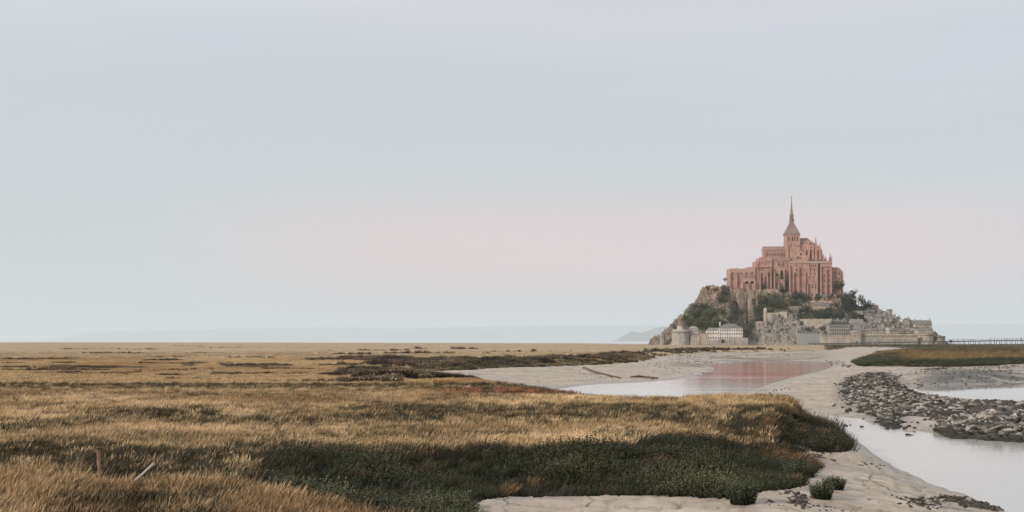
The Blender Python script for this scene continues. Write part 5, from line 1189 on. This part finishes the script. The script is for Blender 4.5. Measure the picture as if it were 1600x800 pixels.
def rockmat(name, objrand):
    m, tt, b = newmat(name); pos = tt.add('ShaderNodeNewGeometry').outputs['Position']
    K_ = tt.add('ShaderNodeObjectInfo').outputs['Random'] if objrand else tt.add('ShaderNodeAttribute', attribute_name='k').outputs['Fac']
    c = tt.ramp(K_, [(0, (0.03, 0.028, 0.025)), (.45, (0.075, 0.067, 0.058)), (.72, (0.17, 0.15, 0.13)), (1, (0.42, 0.375, 0.325))])
    n_ = tt.noise(pos, 3.0, 5, .65); c = tt.mix(.6, c, tt.ramp(n_, [(.3, (.5, .5, .5)), (.7, (1.4, 1.4, 1.4))]), 'MULTIPLY')
    s3 = tt.add('ShaderNodeSeparateXYZ', i_0=pos).outputs[2]
    alg = tt.maprange(tt.math('ADD', s3, tt.math('MULTIPLY', n_, .5)), -1.62, -1.25, 1, 0, True)
    c = tt.mix(alg, c, (0.035, 0.034, 0.026, 1))
    tt.l.new(c, b.inputs['Base Color']); b.inputs['Roughness'].default_value = .85; b.inputs['Specular IOR Level'].default_value = .3; setbump(tt, b, n_, .6, .08); return m
M_RK1 = rockmat('breakwater_stone', True); M_RK2 = rockmat('breakwater_rubble', False)
RM = [mesh_np('stone', v, f_, [M_RK1]) for v, f_ in ROCKS2]
bo = (float(xr[top].mean()), float(yr[top].mean()), -1.8)
BW = empty('rock_breakwater', bo, 'long heap of grey broken stones jutting into the tidal river', 'breakwater')
for i in top:
    o = link('stone', RM[int(rng.integers(len(RM)))], BW, (xr[i]-bo[0], yr[i]-bo[1], zr[i]+pile[i]+.06*size[i]-bo[2]))
    o.scale = tuple(size[i]*asp[i]*1.35); o.rotation_euler = (rng.normal(0, .3), rng.normal(0, .3), rng.uniform(0, 6.28))
Vs, Fs, K = joined(np.stack([xr, yr, zr+pile+.05], -1)[rest]-np.array(bo), (size[:, None]*asp*1.35)[rest], rng, ROCKS2)
me = mesh_np('rubble', Vs, Fs, [M_RK2]); fattr(me, 'k', K); o = link('rubble', me, BW); o['kind'] = 'stuff'
# lone stones
M_LONE = rockmat('lone_stone', True)
LONE = [(1321, 665, 7, 'dark stone in the shallow water, leftmost of the little group'), (1328.5, 664, 4, 'tiny dark stone just right of the leftmost one in shallow water'), (1346.5, 666.5, 5, 'small flat dark stone alone in the shallows'), (1421, 679, 11, 'low dark weedy rock awash near the breakwater'), (1357, 780, 7, 'brown stone lying on the near mud'), (1374, 785, 6, 'smaller brown stone on the near mud toward the water')]
for i, (a, b_, w_, lb) in enumerate(LONE):
    x_, y_, z_ = spot(a, b_) if b_ > 700 else (*G(a, b_, -1.97), -1.97)
    s = y_/F; me_ = mesh_np('stone', ROCKS2[i][0], ROCKS2[i][1], [M_LONE]); o = link('stone', me_, None, (x_, y_, z_-(.06 if b_ > 675 and b_ < 700 else .02))); o.scale = (w_*s*1.2, w_*s*.9, w_*s*.75 if w_ < 10 else w_*s*.55); tag(o, lb, 'stone')
# dark weed and broken crust on the mud
def smear(L):
    P_, S_ = [], []
    for (x0, y0, x1, y1, wd_, n, s0) in L:
        for _ in range(n):
            t_ = rng.random(); a, b_ = x0+(x1-x0)*t_+rng.normal()*wd_*1.6, y0+(y1-y0)*t_+rng.normal()*wd_*.5; P_.append((a, b_)); S_.append(s0*rng.uniform(.5, 1.5))
    P_ = np.array(P_); z = np.full(len(P_), -1.2)
    for _ in range(8):
        y_ = (H-z)*F/(P_[:, 1]-HZ); x_ = (P_[:, 0]-800)/F*y_; z = ground(x_, y_)[0]
    return np.stack([x_, y_, z+.01], -1), np.array(S_)
P_, S_ = smear([(1415, 782, 1470, 790, 7, 90, .14), (1470, 778, 1560, 794, 5, 170, .17), (1500, 786, 1565, 797, 3, 80, .16), (1235, 770, 1262, 790, 5, 60, .16), (1275, 712, 1300, 716, 3, 40, .14), (1330, 722, 1380, 730, 2.5, 30, .08), (1200, 785, 1330, 797, 5, 40, .10), (1015, 590, 1027, 592, 1, 30, .35), (985, 588, 1020, 592, 1, 40, .3), (1255, 700, 1275, 706, 2, 30, .13), (905, 583, 960, 594, 3, 40, .22), (1040, 560, 1120, 568, 5, 80, .4), (1010, 568, 1110, 588, 6, 60, .3), (1440, 590, 1478, 592, 4, 120, .35), (1490, 578, 1600, 586, 8, 260, .3), (1420, 583, 1600, 594, 6, 130, .25), (1380, 588, 1450, 582, 3, 40, .2), (1310, 566, 1330, 574, 4, 60, .35), (1288, 565, 1318, 569, 2.5, 60, .4), (1200, 612, 1240, 606, 2, 30, .2), (1060, 556, 1240, 560, 4, 140, .4)])
Vs, Fs, K = joined(P_, S_[:, None]*np.array([1.5, 1.1, .45]), rng, ROCKS)
M_WEED = plain('seaweed_crust', (0.055, 0.045, 0.036), .7, .4, 6)
tag(link('seaweed', mesh_np('seaweed', Vs, Fs, [M_WEED])), 'dark seaweed and broken crust scattered over the mud', 'seaweed', kind='stuff')
# driftwood on the far beach
def log(pts, r0, r1, label, mat, name='driftwood', cat='driftwood', lift=.05):
    W_ = [spot(a, b_) for a, b_ in pts]; org = W_[0]; mb = MB()
    mb.tube([(x-org[0], y-org[1], z-org[2]+lift) for x, y, z in W_], [r0+(r1-r0)*i/(len(W_)-1) for i in range(len(W_))], 8)
    o = mb.build(name, mat, None); o.location = org; tag(o, label, cat)
M_DWD = plain('wet_wood', (0.12, 0.075, 0.06), .7, .4, 2)
log([(912, 578), (930, 582), (950, 588), (969, 591.5)], .30, .18, 'long dark driftwood trunk lying across the far mud beach', M_DWD)
log([(986, 590), (1005, 591), (1027, 591.5)], .22, .12, 'shorter dark driftwood piece near the water edge of the far beach', M_DWD)
# old fence remains in the near grass
def stake(a, b_, r0, r1, za, dz, label, mat, name, cat, n=7, flat=1.0, Y=None):
    Y_ = Y or H*F/(a[1]-HZ); p = P(a[0], a[1], Y_); q = P(b_[0], b_[1], Y_-dz); d = Vector(q)-Vector(p)
    mb = MB(); N2 = 6; pts = [(d*t_/N2)+Vector((random.uniform(-.25, .25)*r0, random.uniform(-.25, .25)*r0, 0)) for t_ in range(-1, N2+1)]
    mb.tube(pts, [r0+(r1-r0)*i/N2 for i in range(N2+2)], n)
    o = mb.build(name, mat, None); o.location = p; tag(o, label, cat); return o
stake((157.5, 757), (153, 704), .05, .06, 0, 0, 'weathered upright wooden fence post in the near grass', M_WOOD, 'fence_post', 'post', Y=38.6)
stake((205, 757), (240, 725), .03, .04, 0, .25, 'bleached fallen fence stake leaning in the grass right of the post', M_WOODP, 'leaning_stake', 'stake', Y=38.4)
stake((122, 752), (143, 731), .012, .018, 0, .1, 'thin straw-coloured stick leaning left of the fence post', plain('straw_stick', (.52, .33, .15), .8), 'stick', 'stick', Y=38.2)
hz = MB(); hz.box(-47000, 47000, -400, 61000, -6, 640)
m = bpy.data.materials.new('haze_air'); m.use_nodes = True; tt = NT(m.node_tree); tt.n.clear()
o_ = tt.add('ShaderNodeOutputMaterial'); pv = tt.add('ShaderNodeVolumePrincipled')
pv.inputs['Color'].default_value = (0.84, 0.897, 0.925, 1); pv.inputs['Density'].default_value = 4.2e-5; pv.inputs['Anisotropy'].default_value = 0.15
tt.l.new(pv.outputs[0], o_.inputs['Volume'])
tag(hz.build('haze', m), 'pale even sea haze over the whole bay', 'haze', kind='stuff')
